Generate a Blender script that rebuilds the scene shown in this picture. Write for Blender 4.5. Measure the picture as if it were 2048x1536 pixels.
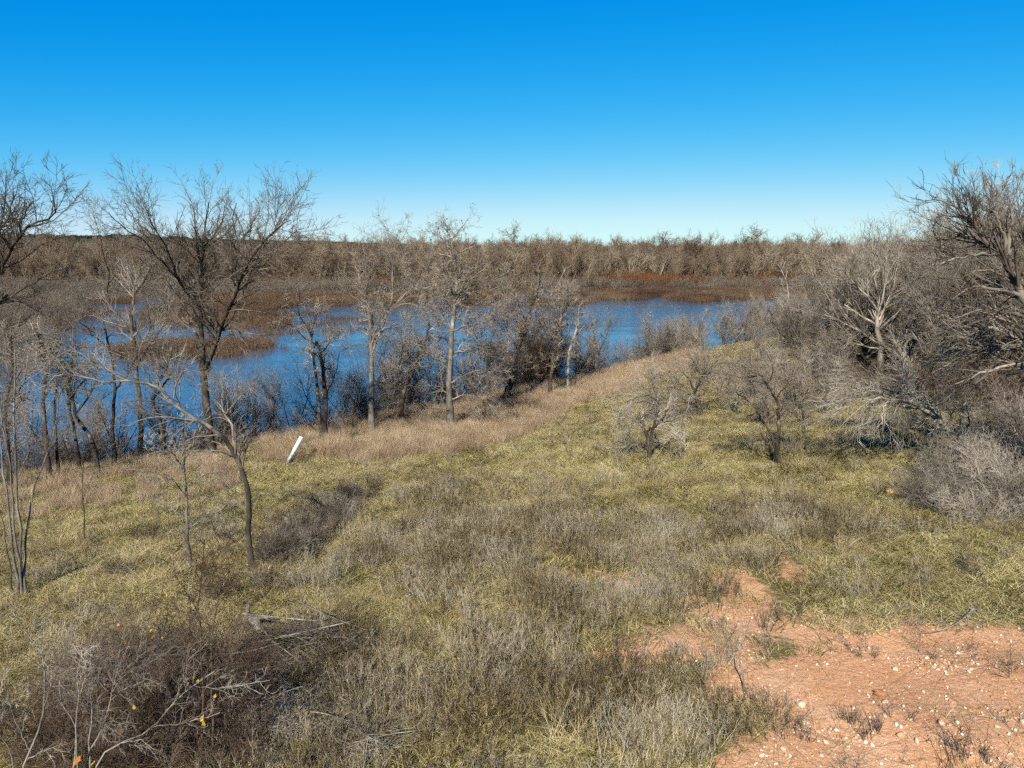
import bpy, math, random
import numpy as np

# ------------------------------------------------------------------ camera, world, sun, exposure
scene = bpy.context.scene
for o in list(bpy.data.objects):
    bpy.data.objects.remove(o)
COL = scene.collection
CAMZ = 10.0
PITCH = math.radians(11.0)
FPX = 1420.0                      # focal length in photograph pixels (2048 wide)
cam_data = bpy.data.cameras.new('camera')
cam_data.sensor_width = 36.0
cam_data.lens = 36.0 * FPX / 2048.0
cam_data.clip_start = 0.1
cam_data.clip_end = 20000.0
cam = bpy.data.objects.new('camera', cam_data)
cam.location = (0, 0, CAMZ)
cam.rotation_euler = (math.pi / 2 - PITCH, 0, 0)
COL.objects.link(cam)
scene.camera = cam

SUN_EL, SUN_ROT = math.radians(37.0), math.radians(194.0)
world = bpy.data.worlds.new('World')
scene.world = world
world.use_nodes = True
wn, wl = world.node_tree.nodes, world.node_tree.links
wn.clear()
sky = wn.new('ShaderNodeTexSky')
sky.sky_type = 'NISHITA'
sky.sun_disc = False
sky.sun_elevation = SUN_EL
sky.sun_rotation = SUN_ROT
sky.altitude = 2000.0
sky.air_density = 1.0
sky.dust_density = 0.0
sky.ozone_density = 10.0
EXPO = 0.97
# one even colour rendering of the whole sky, as the camera's: red falls off and blue lifts towards the deep part
sep = wn.new('ShaderNodeSeparateColor')
com = wn.new('ShaderNodeCombineColor')
wl.new(sky.outputs[0], sep.inputs[0])


def wmath(op, a_, b_):
    nd = wn.new('ShaderNodeMath')
    nd.operation = op
    for k_, v_ in enumerate((a_, b_)):
        if hasattr(v_, 'links'):
            wl.new(v_, nd.inputs[k_])
        else:
            nd.inputs[k_].default_value = v_
    return nd.outputs[0]


def grade(ch, toe, gain, gamma, top):
    """power curve with a soft toe and a soft shoulder at `top`"""
    v_ = wmath('MAXIMUM', wmath('SUBTRACT', wmath('MULTIPLY', ch, 0.1), toe), 0.0)
    v_ = wmath('POWER', wmath('MULTIPLY', v_, gain), gamma)
    e_ = wmath('POWER', math.e, wmath('MULTIPLY', v_, -1.0 / top))
    return wmath('MULTIPLY', wmath('SUBTRACT', 1.0, e_), top * 10.0)


wl.new(grade(sep.outputs[0], .071, 3.05, 2.0, 0.66), com.inputs[0])
wl.new(grade(sep.outputs[1], 0.0, 1.52, 1.0, 2.0), com.inputs[1])
wl.new(grade(sep.outputs[2], 0.0, 3.35, 1.0, 1.0), com.inputs[2])
bg = wn.new('ShaderNodeBackground')
bg.inputs['Strength'].default_value = 0.1 / 2 ** EXPO
wo = wn.new('ShaderNodeOutputWorld')
wl.new(com.outputs[0], bg.inputs['Color'])
wl.new(bg.outputs[0], wo.inputs['Surface'])

sun_data = bpy.data.lights.new('sun', 'SUN')
sun_data.energy = 5.0
sun_data.angle = math.radians(0.5)
sun_data.color = (1.0, 0.94, 0.82)
sun = bpy.data.objects.new('sun', sun_data)
sun.rotation_euler = (math.pi / 2 - SUN_EL, 0, -(SUN_ROT - math.pi))
COL.objects.link(sun)

vs = scene.view_settings
vs.view_transform = 'Standard'
vs.look = 'None'
vs.exposure = EXPO
vs.gamma = 1.0
vs.use_curve_mapping = False
cy = scene.cycles
cy.max_bounces = 5
cy.diffuse_bounces = 1
cy.glossy_bounces = 2
cy.transmission_bounces = 2
cy.transparent_max_bounces = 4
cy.use_denoising = False
cy.use_adaptive_sampling = True
cy.adaptive_threshold = 0.032
cy.adaptive_min_samples = 32
cy.caustics_reflective = False
cy.caustics_refractive = False

# ------------------------------------------------------------------ helpers
RNG = np.random.default_rng(7)
_tab = np.random.default_rng(99).random((256, 256))


def vnoise(x, y, s=1.0, seed=0):
    x = np.asarray(x, float) / s + seed * 17.31
    y = np.asarray(y, float) / s + seed * 9.77
    xi, yi = np.floor(x).astype(int), np.floor(y).astype(int)
    fx, fy = x - xi, y - yi
    fx, fy = fx * fx * (3 - 2 * fx), fy * fy * (3 - 2 * fy)
    a, b = _tab[xi & 255, yi & 255], _tab[(xi + 1) & 255, yi & 255]
    c, d = _tab[xi & 255, (yi + 1) & 255], _tab[(xi + 1) & 255, (yi + 1) & 255]
    return (a * (1 - fx) + b * fx) * (1 - fy) + (c * (1 - fx) + d * fx) * fy


def fbm(x, y, s, seed=0, n=3):
    t, amp, tot = 0, 1.0, 0.0
    for i in range(n):
        t = t + amp * vnoise(x, y, s / 2 ** i, seed + i * 3)
        tot += amp
        amp *= 0.5
    return t / tot


def sstep(a, b, x):
    t = np.clip((np.asarray(x, float) - a) / (b - a), 0, 1)
    return t * t * (3 - 2 * t)


_cp, _sp = math.cos(PITCH), math.sin(PITCH)


def ray(px, py):
    u, v = (px - 1024.0) / FPX, (768.0 - py) / FPX
    d = np.array([u, _cp + v * _sp, -_sp + v * _cp])
    return d


def at_plane(px, py, Y):
    d = ray(px, py)
    return np.array([0, 0, CAMZ]) + d * (Y / d[1])


def on_water(px, py):
    d = ray(px, py)
    return np.array([0, 0, CAMZ]) + d * (-CAMZ / d[2])


SHORE_PX = [(-500, 1040), (-150, 998), (0, 978), (150, 955), (300, 935), (450, 912), (620, 888), (740, 868), (850, 846),
            (950, 824), (1020, 806), (1100, 787), (1200, 763), (1280, 741), (1360, 721), (1450, 702), (1560, 680),
            (1660, 652), (1800, 626)]
SHORE = np.array([on_water(*p)[:2] for p in SHORE_PX])
LAND = np.vstack([SHORE, [[200, 120], [900, 130], [900, -300], [-400, -300], [-400, SHORE[0, 1] - 6]]])


def inside(poly, x, y):
    x, y = np.asarray(x, float), np.asarray(y, float)
    r = np.zeros(x.shape, bool)
    n = len(poly)
    for i in range(n):
        x0, y0 = poly[i]
        x1, y1 = poly[(i + 1) % n]
        c = ((y0 > y) != (y1 > y))
        with np.errstate(divide='ignore', invalid='ignore'):
            xi = (x1 - x0) * (y - y0) / (y1 - y0 if y1 != y0 else 1e-9) + x0
        r ^= c & (x < xi)
    return r


def sdist(poly, x, y):
    x, y = np.asarray(x, float), np.asarray(y, float)
    best = np.full(x.shape, 1e9)
    n = len(poly)
    for i in range(n):
        a, b = poly[i], poly[(i + 1) % n]
        ab = b - a
        t = np.clip(((x - a[0]) * ab[0] + (y - a[1]) * ab[1]) / max(ab @ ab, 1e-9), 0, 1)
        best = np.minimum(best, (x - a[0] - t * ab[0]) ** 2 + (y - a[1] - t * ab[1]) ** 2)
    return np.sqrt(best) * np.where(inside(poly, x, y), 1, -1)


FAR_SHORE = 168.0


def far_line(x):
    return FAR_SHORE + 6 * np.sin(np.asarray(x) / 37.0) + 4 * np.sin(np.asarray(x) / 13.0 + 1) - 0.10 * np.clip(-np.asarray(x) - 40, 0, 300)


def terrain(x, y):
    x, y = np.asarray(x, float), np.asarray(y, float)
    s = sdist(LAND, x, y) + (fbm(x, y, 4.0, 5) - 0.5) * 1.6
    land = 1.3 * (1 - np.exp(-np.clip(s, 0, 99) / 1.6)) + 3.2 * sstep(0, 36, s)
    bed = np.maximum(-1.2, 0.28 * s)
    z = np.where(s > 0, land, bed)
    z = z + np.where(s > 1, 1, 0) * ((fbm(x, y, 7.0, 1) - 0.5) * 0.55 + (fbm(x, y, 1.6, 2) - 0.5) * 0.22) * sstep(1, 4, s)
    f = y - far_line(x)
    farz = -1.2 + 1.2 * sstep(-25, 0, f) + 0.6 * sstep(0, 12, f)
    z = np.maximum(z, np.where(f > -25, farz, -9))
    ridge = sstep(1000, 1700, y) * (-2 + 34 * sstep(-150, -1100, x) + 5 * sstep(200, 500, x) + 5 * (vnoise(x, y, 260.0, 8) - .5) * 2 + 4 * (vnoise(x, y, 90.0, 9) - .5) * 2)
    return z + ridge


def G(px, py):
    """where the ray through a photograph pixel meets the ground or the water"""
    d = ray(px, py)
    t = np.concatenate([np.linspace(2, 90, 1800), np.linspace(90.2, 420, 800)])
    P = np.array([0, 0, CAMZ]) + t[:, None] * d
    z = np.maximum(terrain(P[:, 0], P[:, 1]), 0.0)
    k = int(np.argmax(P[:, 2] < z))
    return np.array([P[k, 0], P[k, 1], z[k]])


def gz(x, y):
    return float(terrain(np.array([x]), np.array([y]))[0])


def new_mesh(name, V, Q, smooth=True):
    """mesh from vertex array and an (n,3) or (n,4) face array"""
    me = bpy.data.meshes.new(name)
    V = np.asarray(V, np.float32)
    Q = np.asarray(Q, np.int32)
    n, k = Q.shape
    me.vertices.add(len(V))
    me.vertices.foreach_set('co', V.ravel())
    me.loops.add(n * k)
    me.loops.foreach_set('vertex_index', Q.ravel())
    me.polygons.add(n)
    me.polygons.foreach_set('loop_start', np.arange(0, n * k, k, dtype=np.int32))
    me.polygons.foreach_set('loop_total', np.full(n, k, np.int32))
    me.update(calc_edges=True)
    if smooth:
        me.polygons.foreach_set('use_smooth', np.ones(n, bool))
    return me


def link(name, me, mat=None, parent=None, loc=None):
    o = bpy.data.objects.new(name, me)
    COL.objects.link(o)
    if mat is not None and me is not None:
        if not me.materials:
            me.materials.append(mat)
        elif me.materials[0] != mat:
            o.material_slots[0].link = 'OBJECT'
            o.material_slots[0].material = mat
    if parent is not None:
        o.parent = parent
    if loc is not None:
        o.location = loc
    return o


def tag(o, label=None, cat=None, group=None, kind=None):
    if label: o['label'] = label
    if cat: o['category'] = cat
    if group: o['group'] = group
    if kind: o['kind'] = kind
    return o


def thing(name, label, cat, loc, group=None, rz=0.0, sc=1.0):
    o = bpy.data.objects.new(name, None)
    o.empty_display_size = 0.2
    COL.objects.link(o)
    o.location = tuple(loc)
    o.rotation_euler = (0, 0, rz)
    o.scale = (sc, sc, sc) if np.isscalar(sc) else sc
    return tag(o, label, cat, group)


# ------------------------------------------------------------------ materials
def mat_new(name):
    m = bpy.data.materials.new(name)
    m.use_nodes = True
    nt = m.node_tree
    nt.nodes.clear()
    out = nt.nodes.new('ShaderNodeOutputMaterial')
    return m, nt, out


def ramp(nt, fac, stops):
    r = nt.nodes.new('ShaderNodeValToRGB')
    cr = r.color_ramp
    while len(cr.elements) < len(stops):
        cr.elements.new(0.5)
    for e, (p, c) in zip(cr.elements, stops):
        e.position = p
        e.color = (*c, 1)
    nt.links.new(fac, r.inputs[0])
    return r.outputs[0]


def noise_node(nt, scale, detail=3, coord='pos', rough=0.6, stretch=None):
    n = nt.nodes.new('ShaderNodeTexNoise')
    n.inputs['Scale'].default_value = scale
    n.inputs['Detail'].default_value = detail
    n.inputs['Roughness'].default_value = rough
    if coord == 'pos':
        g = nt.nodes.new('ShaderNodeNewGeometry')
        v = g.outputs['Position']
    else:
        g = nt.nodes.new('ShaderNodeTexCoord')
        v = g.outputs['Object']
    if stretch:
        mp = nt.nodes.new('ShaderNodeMapping')
        mp.inputs['Scale'].default_value = stretch
        nt.links.new(v, mp.inputs[0])
        v = mp.outputs[0]
    nt.links.new(v, n.inputs['Vector'])
    return n.outputs[0]


def mathn(nt, op, a, b):
    m = nt.nodes.new('ShaderNodeMath')
    m.operation = op
    for i, v in enumerate((a, b)):
        if hasattr(v, 'links'):
            nt.links.new(v, m.inputs[i])
        else:
            m.inputs[i].default_value = v
    return m.outputs[0]


def mixc(nt, fac, a, b):
    m = nt.nodes.new('ShaderNodeMix')
    m.data_type = 'RGBA'
    for s, v in ((m.inputs[0], fac), (m.inputs[6], a), (m.inputs[7], b)):
        if hasattr(v, 'links'):
            nt.links.new(v, s)
        elif isinstance(v, tuple):
            s.default_value = (*v, 1)
        else:
            s.default_value = v
    return m.outputs[2]


def bark(name, stops, scale=5.0, detail=4, coord='obj', tint=0.25):
    """bark with lichen and dark fissures; alike trees differ slightly in tone"""
    m, nt, out = mat_new(name)
    nz = noise_node(nt, scale, detail, coord, 0.65, (1, 1, 0.45))
    c = ramp(nt, nz, stops)
    oi = nt.nodes.new('ShaderNodeObjectInfo')
    v = nt.nodes.new('ShaderNodeHueSaturation')
    nt.links.new(c, v.inputs['Color'])
    nt.links.new(mathn(nt, 'ADD', mathn(nt, 'MULTIPLY', oi.outputs['Random'], tint * 2), 1 - tint), v.inputs['Value'])
    d = nt.nodes.new('ShaderNodeBsdfDiffuse')
    nt.links.new(v.outputs[0], d.inputs['Color'])
    nt.links.new(d.outputs[0], out.inputs[0])
    return m


def blades(name, stops, scale=0.8, trans=0.25, patch=0.55, rnd=0.35, spreadv=.9):
    """leafy straw: colour varies from tuft to tuft and in patches over the ground"""
    m, nt, out = mat_new(name)
    oi = nt.nodes.new('ShaderNodeObjectInfo')
    nz = noise_node(nt, scale, 3, 'pos')
    f = mathn(nt, 'ADD', mathn(nt, 'MULTIPLY', mathn(nt, 'SUBTRACT', nz, 0.5), patch * 2.2), mathn(nt, 'MULTIPLY', mathn(nt, 'SUBTRACT', oi.outputs['Random'], .5), rnd))
    f = mathn(nt, 'ADD', f, 0.5)
    at = nt.nodes.new('ShaderNodeAttribute')
    at.attribute_name = 'tone'
    f = mathn(nt, 'ADD', f, mathn(nt, 'MULTIPLY', mathn(nt, 'SUBTRACT', at.outputs['Fac'], 0.5), spreadv))
    c = ramp(nt, f, stops)
    d = nt.nodes.new('ShaderNodeBsdfDiffuse')
    t = nt.nodes.new('ShaderNodeBsdfTranslucent')
    mx = nt.nodes.new('ShaderNodeMixShader')
    mx.inputs[0].default_value = trans
    nt.links.new(c, d.inputs['Color'])
    nt.links.new(c, t.inputs['Color'])
    nt.links.new(d.outputs[0], mx.inputs[1])
    nt.links.new(t.outputs[0], mx.inputs[2])
    nt.links.new(mx.outputs[0], out.inputs[0])
    return m


M = {}
M['dark_bark'] = bark('dark_bark', [(0.34, (.018, .014, .011)), (.52, (.055, .044, .034)), (.64, (.125, .108, .086)), (.76, (.33, .32, .275))], 3.2)
M['grey_bark'] = bark('grey_bark', [(0.32, (.045, .037, .03)), (.48, (.12, .103, .083)), (.62, (.215, .195, .16)), (.75, (.40, .385, .335))], 3.0)
M['pale_bark'] = bark('pale_bark', [(0.30, (.07, .058, .046)), (.46, (.18, .157, .125)), (.68, (.36, .335, .28))], 3.0)
M['twig_grey'] = bark('twig_grey', [(0.32, (.085, .069, .053)), (.5, (.205, .172, .133)), (.68, (.36, .315, .255))], 1.3, 3)
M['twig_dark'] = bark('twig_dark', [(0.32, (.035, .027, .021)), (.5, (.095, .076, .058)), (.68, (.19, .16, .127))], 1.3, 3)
M['twig_red'] = bark('twig_red', [(0.32, (.035, .023, .016)), (.5, (.088, .060, .042)), (.68, (.19, .14, .10))], 1.3, 3)
M['twig_pale'] = bark('twig_pale', [(0.32, (.11, .093, .074)), (.5, (.235, .207, .168)), (.68, (.40, .37, .315))], 1.3, 3)
M['grass'] = blades('grass_blade', [(0.0, (.022, .023, .005)), (.2, (.085, .078, .019)), (.42, (.225, .178, .058)), (.68, (.41, .33, .125)), (1.0, (.62, .53, .27))], 0.9, 0.2, 0.6, .5, 1.5)
M['straw'] = blades('straw', [(0.0, (.16, .115, .045)), (.4, (.33, .25, .115)), (.75, (.47, .375, .20)), (1.0, (.60, .50, .32))], 0.6, 0.2, 0.4)
M['belt'] = blades('belt_straw', [(0.0, (.14, .09, .055)), (.4, (.29, .205, .125)), (.75, (.42, .315, .205)), (1.0, (.54, .43, .30))], 0.5, 0.2, 0.4)
M['forb'] = blades('dead_forb', [(0.0, (.035, .023, .012)), (.25, (.115, .08, .038)), (.5, (.195, .15, .082)), (.75, (.29, .242, .155)), (1.0, (.43, .385, .295))], 1.1, 0.0, 0.65, .6, 1.1)
M['reed'] = blades('rust_reed', [(0.0, (.045, .028, .019)), (.35, (.095, .054, .034)), (.65, (.15, .095, .06)), (1.0, (.24, .18, .12))], 0.045, 0.1, 0.6)
M['scrub'] = blades('scrub_twig', [(0.0, (.06, .046, .034)), (.4, (.115, .09, .066)), (.7, (.175, .142, .108)), (1.0, (.26, .22, .175))], 0.04, 0.0, 0.5)
M['wood'] = blades('woodland_twig', [(0.0, (.065, .042, .029)), (.3, (.11, .077, .053)), (.55, (.16, .12, .083)), (.8, (.225, .178, .122)), (1.0, (.31, .26, .18))], 0.03, 0.0, 0.6, .6, .4)
M['rust'] = blades('rust_leaf', [(0.0, (.08, .032, .015)), (.4, (.15, .062, .028)), (.8, (.23, .105, .05)), (1.0, (.28, .16, .08))], 0.05, 0.2, 0.4)
M['cedar'] = blades('cedar_leaf', [(0.0, (.018, .026, .018)), (.5, (.032, .042, .028)), (1.0, (.06, .066, .044))], 0.01, 0.1, 0.4)
M['leaf_yellow'] = blades('yellow_leaf', [(0.0, (.25, .12, .03)), (.45, (.45, .30, .04)), (.7, (.52, .36, .05)), (1.0, (.45, .18, .05))], 6.0, 0.35, 0.3, 1.2)
M['leaf_brown'] = blades('brown_leaf', [(0.0, (.10, .05, .028)), (.5, (.20, .11, .06)), (1.0, (.31, .19, .11))], 2.0, 0.25, 0.5)
M['wood_pale'] = bark('woodland_pale_bark', [(0.30, (.11, .09, .07)), (.5, (.19, .165, .13)), (.7, (.29, .26, .21))], 1.0)

# ------------------------------------------------------------------ ground: one sheet to the horizon
def poly_px(pts):
    return np.array([G(*p)[:2] for p in pts])


DIRT = poly_px([(1500, 1300), (1440, 1240), (1600, 1232), (1720, 1245), (1830, 1228), (1940, 1258), (2090, 1255), (2300, 1300),
                (2350, 1640), (1450, 1640), (1500, 1500), (1520, 1430), (1475, 1370)])
PATCH = [(1270, 1170, 75, 30), (1300, 1260, 95, 55), (1390, 1210, 70, 40), (1260, 1310, 60, 45), (1500, 1190, 70, 55), (1570, 1130, 45, 50),
         (1340, 1290, 60, 40), (1050, 1030, 45, 10), (1015, 1040, 26, 12), (1090, 1085, 60, 18), (1440, 1270, 60, 60), (1480, 1330, 60, 60)]
PW = []
for (px, py, w, h) in PATCH:
    c = G(px, py)
    wx = abs(G(px + w, py)[0] - c[0])
    hy = abs(G(px, py - h)[1] - c[1])
    PW.append((c[0], c[1], wx, hy))


def dirt_mask(x, y):
    n = (fbm(x, y, 1.1, 21, 4) - 0.5)
    s = sdist(DIRT, x, y)
    m = sstep(-0.5, 0.55, s + n * 3.2)
    for (cx, cy_, wx, hy) in PW:
        r = np.sqrt(((x - cx) / wx) ** 2 + ((y - cy_) / hy) ** 2)
        m = np.maximum(m, 0.74 * sstep(1.1, 0.4, r + n * 2.6))
    # red soil also shows thinly between tufts here and there on the knoll
    m = np.maximum(m, 0.5 * sstep(0.62, 0.74, fbm(x, y, 1.3, 31, 3)) * sstep(5.0, 2.0, np.hypot(x - 2.6, y - 11)))
    return m


def axis(lo, hi, fine_lo, fine_hi, step, growth=1.09):
    a = list(np.arange(fine_lo, fine_hi + step, step))
    s, v = step, a[-1]
    while v < hi:
        s *= growth
        v += s
        a.append(v)
    s, v = step, a[0]
    pre = []
    while v > lo:
        s *= growth
        v -= s
        pre.append(v)
    return np.array(pre[::-1] + a)


gx = axis(-5000, 5000, -30, 32, 0.3)
gy = axis(-400, 6000, 2, 62, 0.3)
X, Y = np.meshgrid(gx, gy)
Z = terrain(X.ravel(), Y.ravel())
V = np.stack([X.ravel(), Y.ravel(), Z], 1)
nx, ny = len(gx), len(gy)
i = np.arange(nx * ny).reshape(ny, nx)
Q = np.stack([i[:-1, :-1], i[:-1, 1:], i[1:, 1:], i[1:, :-1]], -1).reshape(-1, 4)
me = new_mesh('ground', V, Q)
dm = dirt_mask(V[:, 0], V[:, 1]) * (np.hypot(V[:, 0], V[:, 1]) < 60)
a = me.attributes.new('dirt', 'FLOAT', 'POINT')
a.data.foreach_set('value', dm.astype(np.float32))
a = me.attributes.new('hill', 'FLOAT', 'POINT')
a.data.foreach_set('value', sstep(600, 1200, V[:, 1]).astype(np.float32))

m, nt, out = mat_new('ground_soil')
nz1 = noise_node(nt, 0.5, 5)
litter = ramp(nt, noise_node(nt, 7.0, 6), [(.3, (.045, .036, .013)), (.5, (.12, .095, .038)), (.7, (.26, .205, .10))])
turf = ramp(nt, noise_node(nt, 2.1, 6), [(.3, (.05, .052, .017)), (.52, (.125, .11, .042)), (.7, (.21, .17, .085))])
base = mixc(nt, nz1, litter, turf)
d_fine = ramp(nt, noise_node(nt, 26.0, 6, 'pos', .8), [(.26, (.17, .065, .026)), (.40, (.39, .175, .075)), (.54, (.54, .295, .155)), (.66, (.64, .45, .29)), (.78, (.72, .61, .48))])
d_big = ramp(nt, noise_node(nt, 0.9, 4), [(.3, (.45, .20, .085)), (.7, (.67, .42, .25))])
red = mixc(nt, 0.4, d_fine, d_big)
at = nt.nodes.new('ShaderNodeAttribute'); at.attribute_name = 'dirt'
f = mathn(nt, 'ADD', at.outputs['Fac'], mathn(nt, 'MULTIPLY', mathn(nt, 'SUBTRACT', noise_node(nt, 6.0, 7, 'pos', .7), 0.5), 1.5))
c = mixc(nt, ramp(nt, f, [(.36, (0, 0, 0)), (.68, (1, 1, 1))]), base, red)
ah = nt.nodes.new('ShaderNodeAttribute'); ah.attribute_name = 'hill'
hillc = ramp(nt, noise_node(nt, 0.03, 6), [(.35, (.02, .026, .018)), (.55, (.05, .05, .034)), (.7, (.12, .10, .07))])
c = mixc(nt, ah.outputs['Fac'], c, hillc)
d = nt.nodes.new('ShaderNodeBsdfDiffuse')
nt.links.new(c, d.inputs['Color'])
bp = nt.nodes.new('ShaderNodeBump')
bp.inputs['Strength'].default_value = 0.9
bp.inputs['Distance'].default_value = 0.05
nt.links.new(noise_node(nt, 8.0, 8, 'pos', .7), bp.inputs['Height'])
nt.links.new(bp.outputs[0], d.inputs['Normal'])
nt.links.new(d.outputs[0], out.inputs[0])
tag(link('ground', me, m), 'grassy knoll with a patch of bare red dirt falling to a lake', None, None, 'structure')

# ------------------------------------------------------------------ water
wx = np.concatenate([np.linspace(-900, 900, 61)])
wy = np.linspace(14, 330, 41)
X, Y = np.meshgrid(wx, wy)
V = np.stack([X.ravel(), Y.ravel(), np.zeros(X.size)], 1)
i = np.arange(X.size).reshape(len(wy), len(wx))
Q = np.stack([i[:-1, :-1], i[:-1, 1:], i[1:, 1:], i[1:, :-1]], -1).reshape(-1, 4)
m, nt, out = mat_new('lake_water')
p = nt.nodes.new('ShaderNodeBsdfPrincipled')
p.inputs['Base Color'].default_value = (.032, .084, .145, 1)
p.inputs['Roughness'].default_value = 0.05
p.inputs['IOR'].default_value = 1.333
b1 = nt.nodes.new('ShaderNodeBump')
calm = ramp(nt, noise_node(nt, 0.07, 5, 'pos', .65, (.3, 1.0, 1)), [(.40, (.05, .05, .05)), (.58, (.85, .85, .85))])
nt.links.new(calm, b1.inputs['Strength'])
b1.inputs['Distance'].default_value = 0.045
nt.links.new(noise_node(nt, 2.2, 5, 'pos', .6, (0.7, 1.5, 1)), b1.inputs['Height'])
nt.links.new(b1.outputs[0], p.inputs['Normal'])
nt.links.new(p.outputs[0], out.inputs[0])
tag(link('water', new_mesh('water', V, Q), m), 'blue lake water with light ripples beyond the bank', None, None, 'structure')

# ------------------------------------------------------------------ tubes and branching
def unit(v):
    return v / np.maximum(np.linalg.norm(v, axis=-1, keepdims=True), 1e-9)


def tube_arrays(nodes, rad, m):
    """nodes (n,k,3), rad (n,k) -> vertices and quads of n open tapering tubes with m sides"""
    n, k, _ = nodes.shape
    t = np.empty_like(nodes)
    t[:, 1:-1] = nodes[:, 2:] - nodes[:, :-2]
    t[:, 0] = nodes[:, 1] - nodes[:, 0]
    t[:, -1] = nodes[:, -1] - nodes[:, -2]
    t = unit(t)
    ref = np.zeros((n, 1, 3))
    mean = unit(nodes[:, -1] - nodes[:, 0])
    low = np.argmin(np.abs(mean), axis=1)
    ref[np.arange(n), 0, low] = 1
    a = unit(np.cross(t, np.broadcast_to(ref, t.shape)))
    b = np.cross(t, a)
    ang = np.arange(m) * 2 * np.pi / m
    ring = a[:, :, None, :] * np.cos(ang)[None, None, :, None] + b[:, :, None, :] * np.sin(ang)[None, None, :, None]
    V = nodes[:, :, None, :] + ring * rad[:, :, None, None]
    idx = np.arange(n * k * m).reshape(n, k, m)
    nxt = np.roll(idx, -1, axis=2)
    Q = np.stack([idx[:, :-1], nxt[:, :-1], nxt[:, 1:], idx[:, 1:]], -1).reshape(-1, 4)
    return V.reshape(-1, 3), Q


def merge(parts):
    Vs, Qs, o = [], [], 0
    for V, Q in parts:
        Vs.append(V)
        Qs.append(Q + o)
        o += len(V)
    return np.vstack(Vs), np.vstack(Qs)


def tube_mesh(name, batches, tone=None):
    V, Q = merge([tube_arrays(n, r, m) for n, r, m in batches])
    me = new_mesh(name, V, Q)
    if tone is not None:
        vals = []
        for n, r, m in batches:
            vals.append(np.repeat(tone.random(n.shape[0]), n.shape[1] * m))
        at = me.attributes.new('tone', 'FLOAT', 'POINT')
        at.data.foreach_set('value', np.concatenate(vals).astype(np.float32))
    return me


def grow(rng, P, D, L, R, k, wob, up, end=0.35, sag=0.0):
    n = len(P)
    nodes = np.empty((n, k + 1, 3))
    nodes[:, 0] = P
    D = unit(D)
    for j in range(k):
        D = unit(D + rng.normal(0, wob, (n, 3)) + np.array([0, 0, up - sag * j / k]))
        nodes[:, j + 1] = nodes[:, j] + D * (L / k)[:, None]
    rad = R[:, None] * np.linspace(1, end, k + 1)[None]
    return nodes, rad


def spawn(rng, nodes, rad, per_m, t0, t1, ang, lr, lmin, lmax, rr, rmin, cmin=1, cmax=60):
    n, k, _ = nodes.shape
    seg = np.linalg.norm(np.diff(nodes, axis=1), axis=2).sum(1)
    cnt = np.clip(np.round(seg * per_m * (t1 - t0) * rng.uniform(.8, 1.2, n)), cmin, cmax).astype(int)
    idx = np.repeat(np.arange(n), cnt)
    N = len(idx)
    t = rng.uniform(t0, t1, N)
    f = t * (k - 1)
    i0 = np.minimum(f.astype(int), k - 2)
    w = (f - i0)[:, None]
    P = nodes[idx, i0] * (1 - w) + nodes[idx, i0 + 1] * w
    T = unit(nodes[idx, i0 + 1] - nodes[idx, i0])
    rv = rng.normal(0, 1, (N, 3))
    perp = unit(rv - (rv * T).sum(1, keepdims=True) * T)
    a = np.radians(rng.uniform(ang[0], ang[1], N))[:, None]
    D = T * np.cos(a) + perp * np.sin(a)
    L = np.clip(seg[idx] * lr * (1 - 0.5 * t) * rng.uniform(.6, 1.3, N), lmin, lmax)
    w = w[:, 0]
    R = np.maximum((rad[idx, i0] * (1 - w) + rad[idx, i0 + 1] * w) * rr, rmin)
    return P, D, L, R


# levels: (per_m, t0, ang, lr, (lmin,lmax), rr, seg, wob, up, sag, sides)
def branch_out(rng, nodes, rad, levels, rmin):
    res = []
    for (per_m, t0, ang, lr, lim, rr, k, wob, up, sag, sides) in levels:
        P, D, L, R = spawn(rng, nodes, rad, per_m, t0, 1.0, ang, lr, lim[0], lim[1], rr, rmin)
        nodes, rad = grow(rng, P, D, L, R, k, wob, up, 0.4, sag)
        res.append((nodes, rad, sides))
    return res


def smooth_line(pts, k):
    """Catmull-Rom through points, k nodes evenly spaced"""
    p = np.asarray(pts, float)
    if len(p) == 2:
        return p[0] + (p[1] - p[0]) * np.linspace(0, 1, k)[:, None]
    q = np.vstack([2 * p[0] - p[1], p, 2 * p[-1] - p[-2]])
    o = []
    for j in range(1, len(q) - 2):
        for t in np.linspace(0, 1, 8, endpoint=False):
            a, b, c, d = q[j - 1], q[j], q[j + 1], q[j + 2]
            o.append(0.5 * (2 * b + (c - a) * t + (2 * a - 5 * b + 4 * c - d) * t * t + (3 * b - a - 3 * c + d) * t ** 3))
    o.append(p[-1])
    o = np.array(o)
    s = np.concatenate([[0], np.cumsum(np.linalg.norm(np.diff(o, axis=0), axis=1))])
    u = np.linspace(0, s[-1], k)
    return np.stack([np.interp(u, s, o[:, c]) for c in range(3)], 1)


# ------------------------------------------------------------------ scatter (ground cover nobody could count)
LIB = {}


def library(name, meshes, mat):
    c = bpy.data.collections.new(name)
    for j, me in enumerate(meshes):
        o = bpy.data.objects.new('%s_%02d' % (name, j), me)
        if not me.materials:
            me.materials.append(mat)
        c.objects.link(o)
    LIB[name] = (c, len(meshes))
    return c


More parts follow.
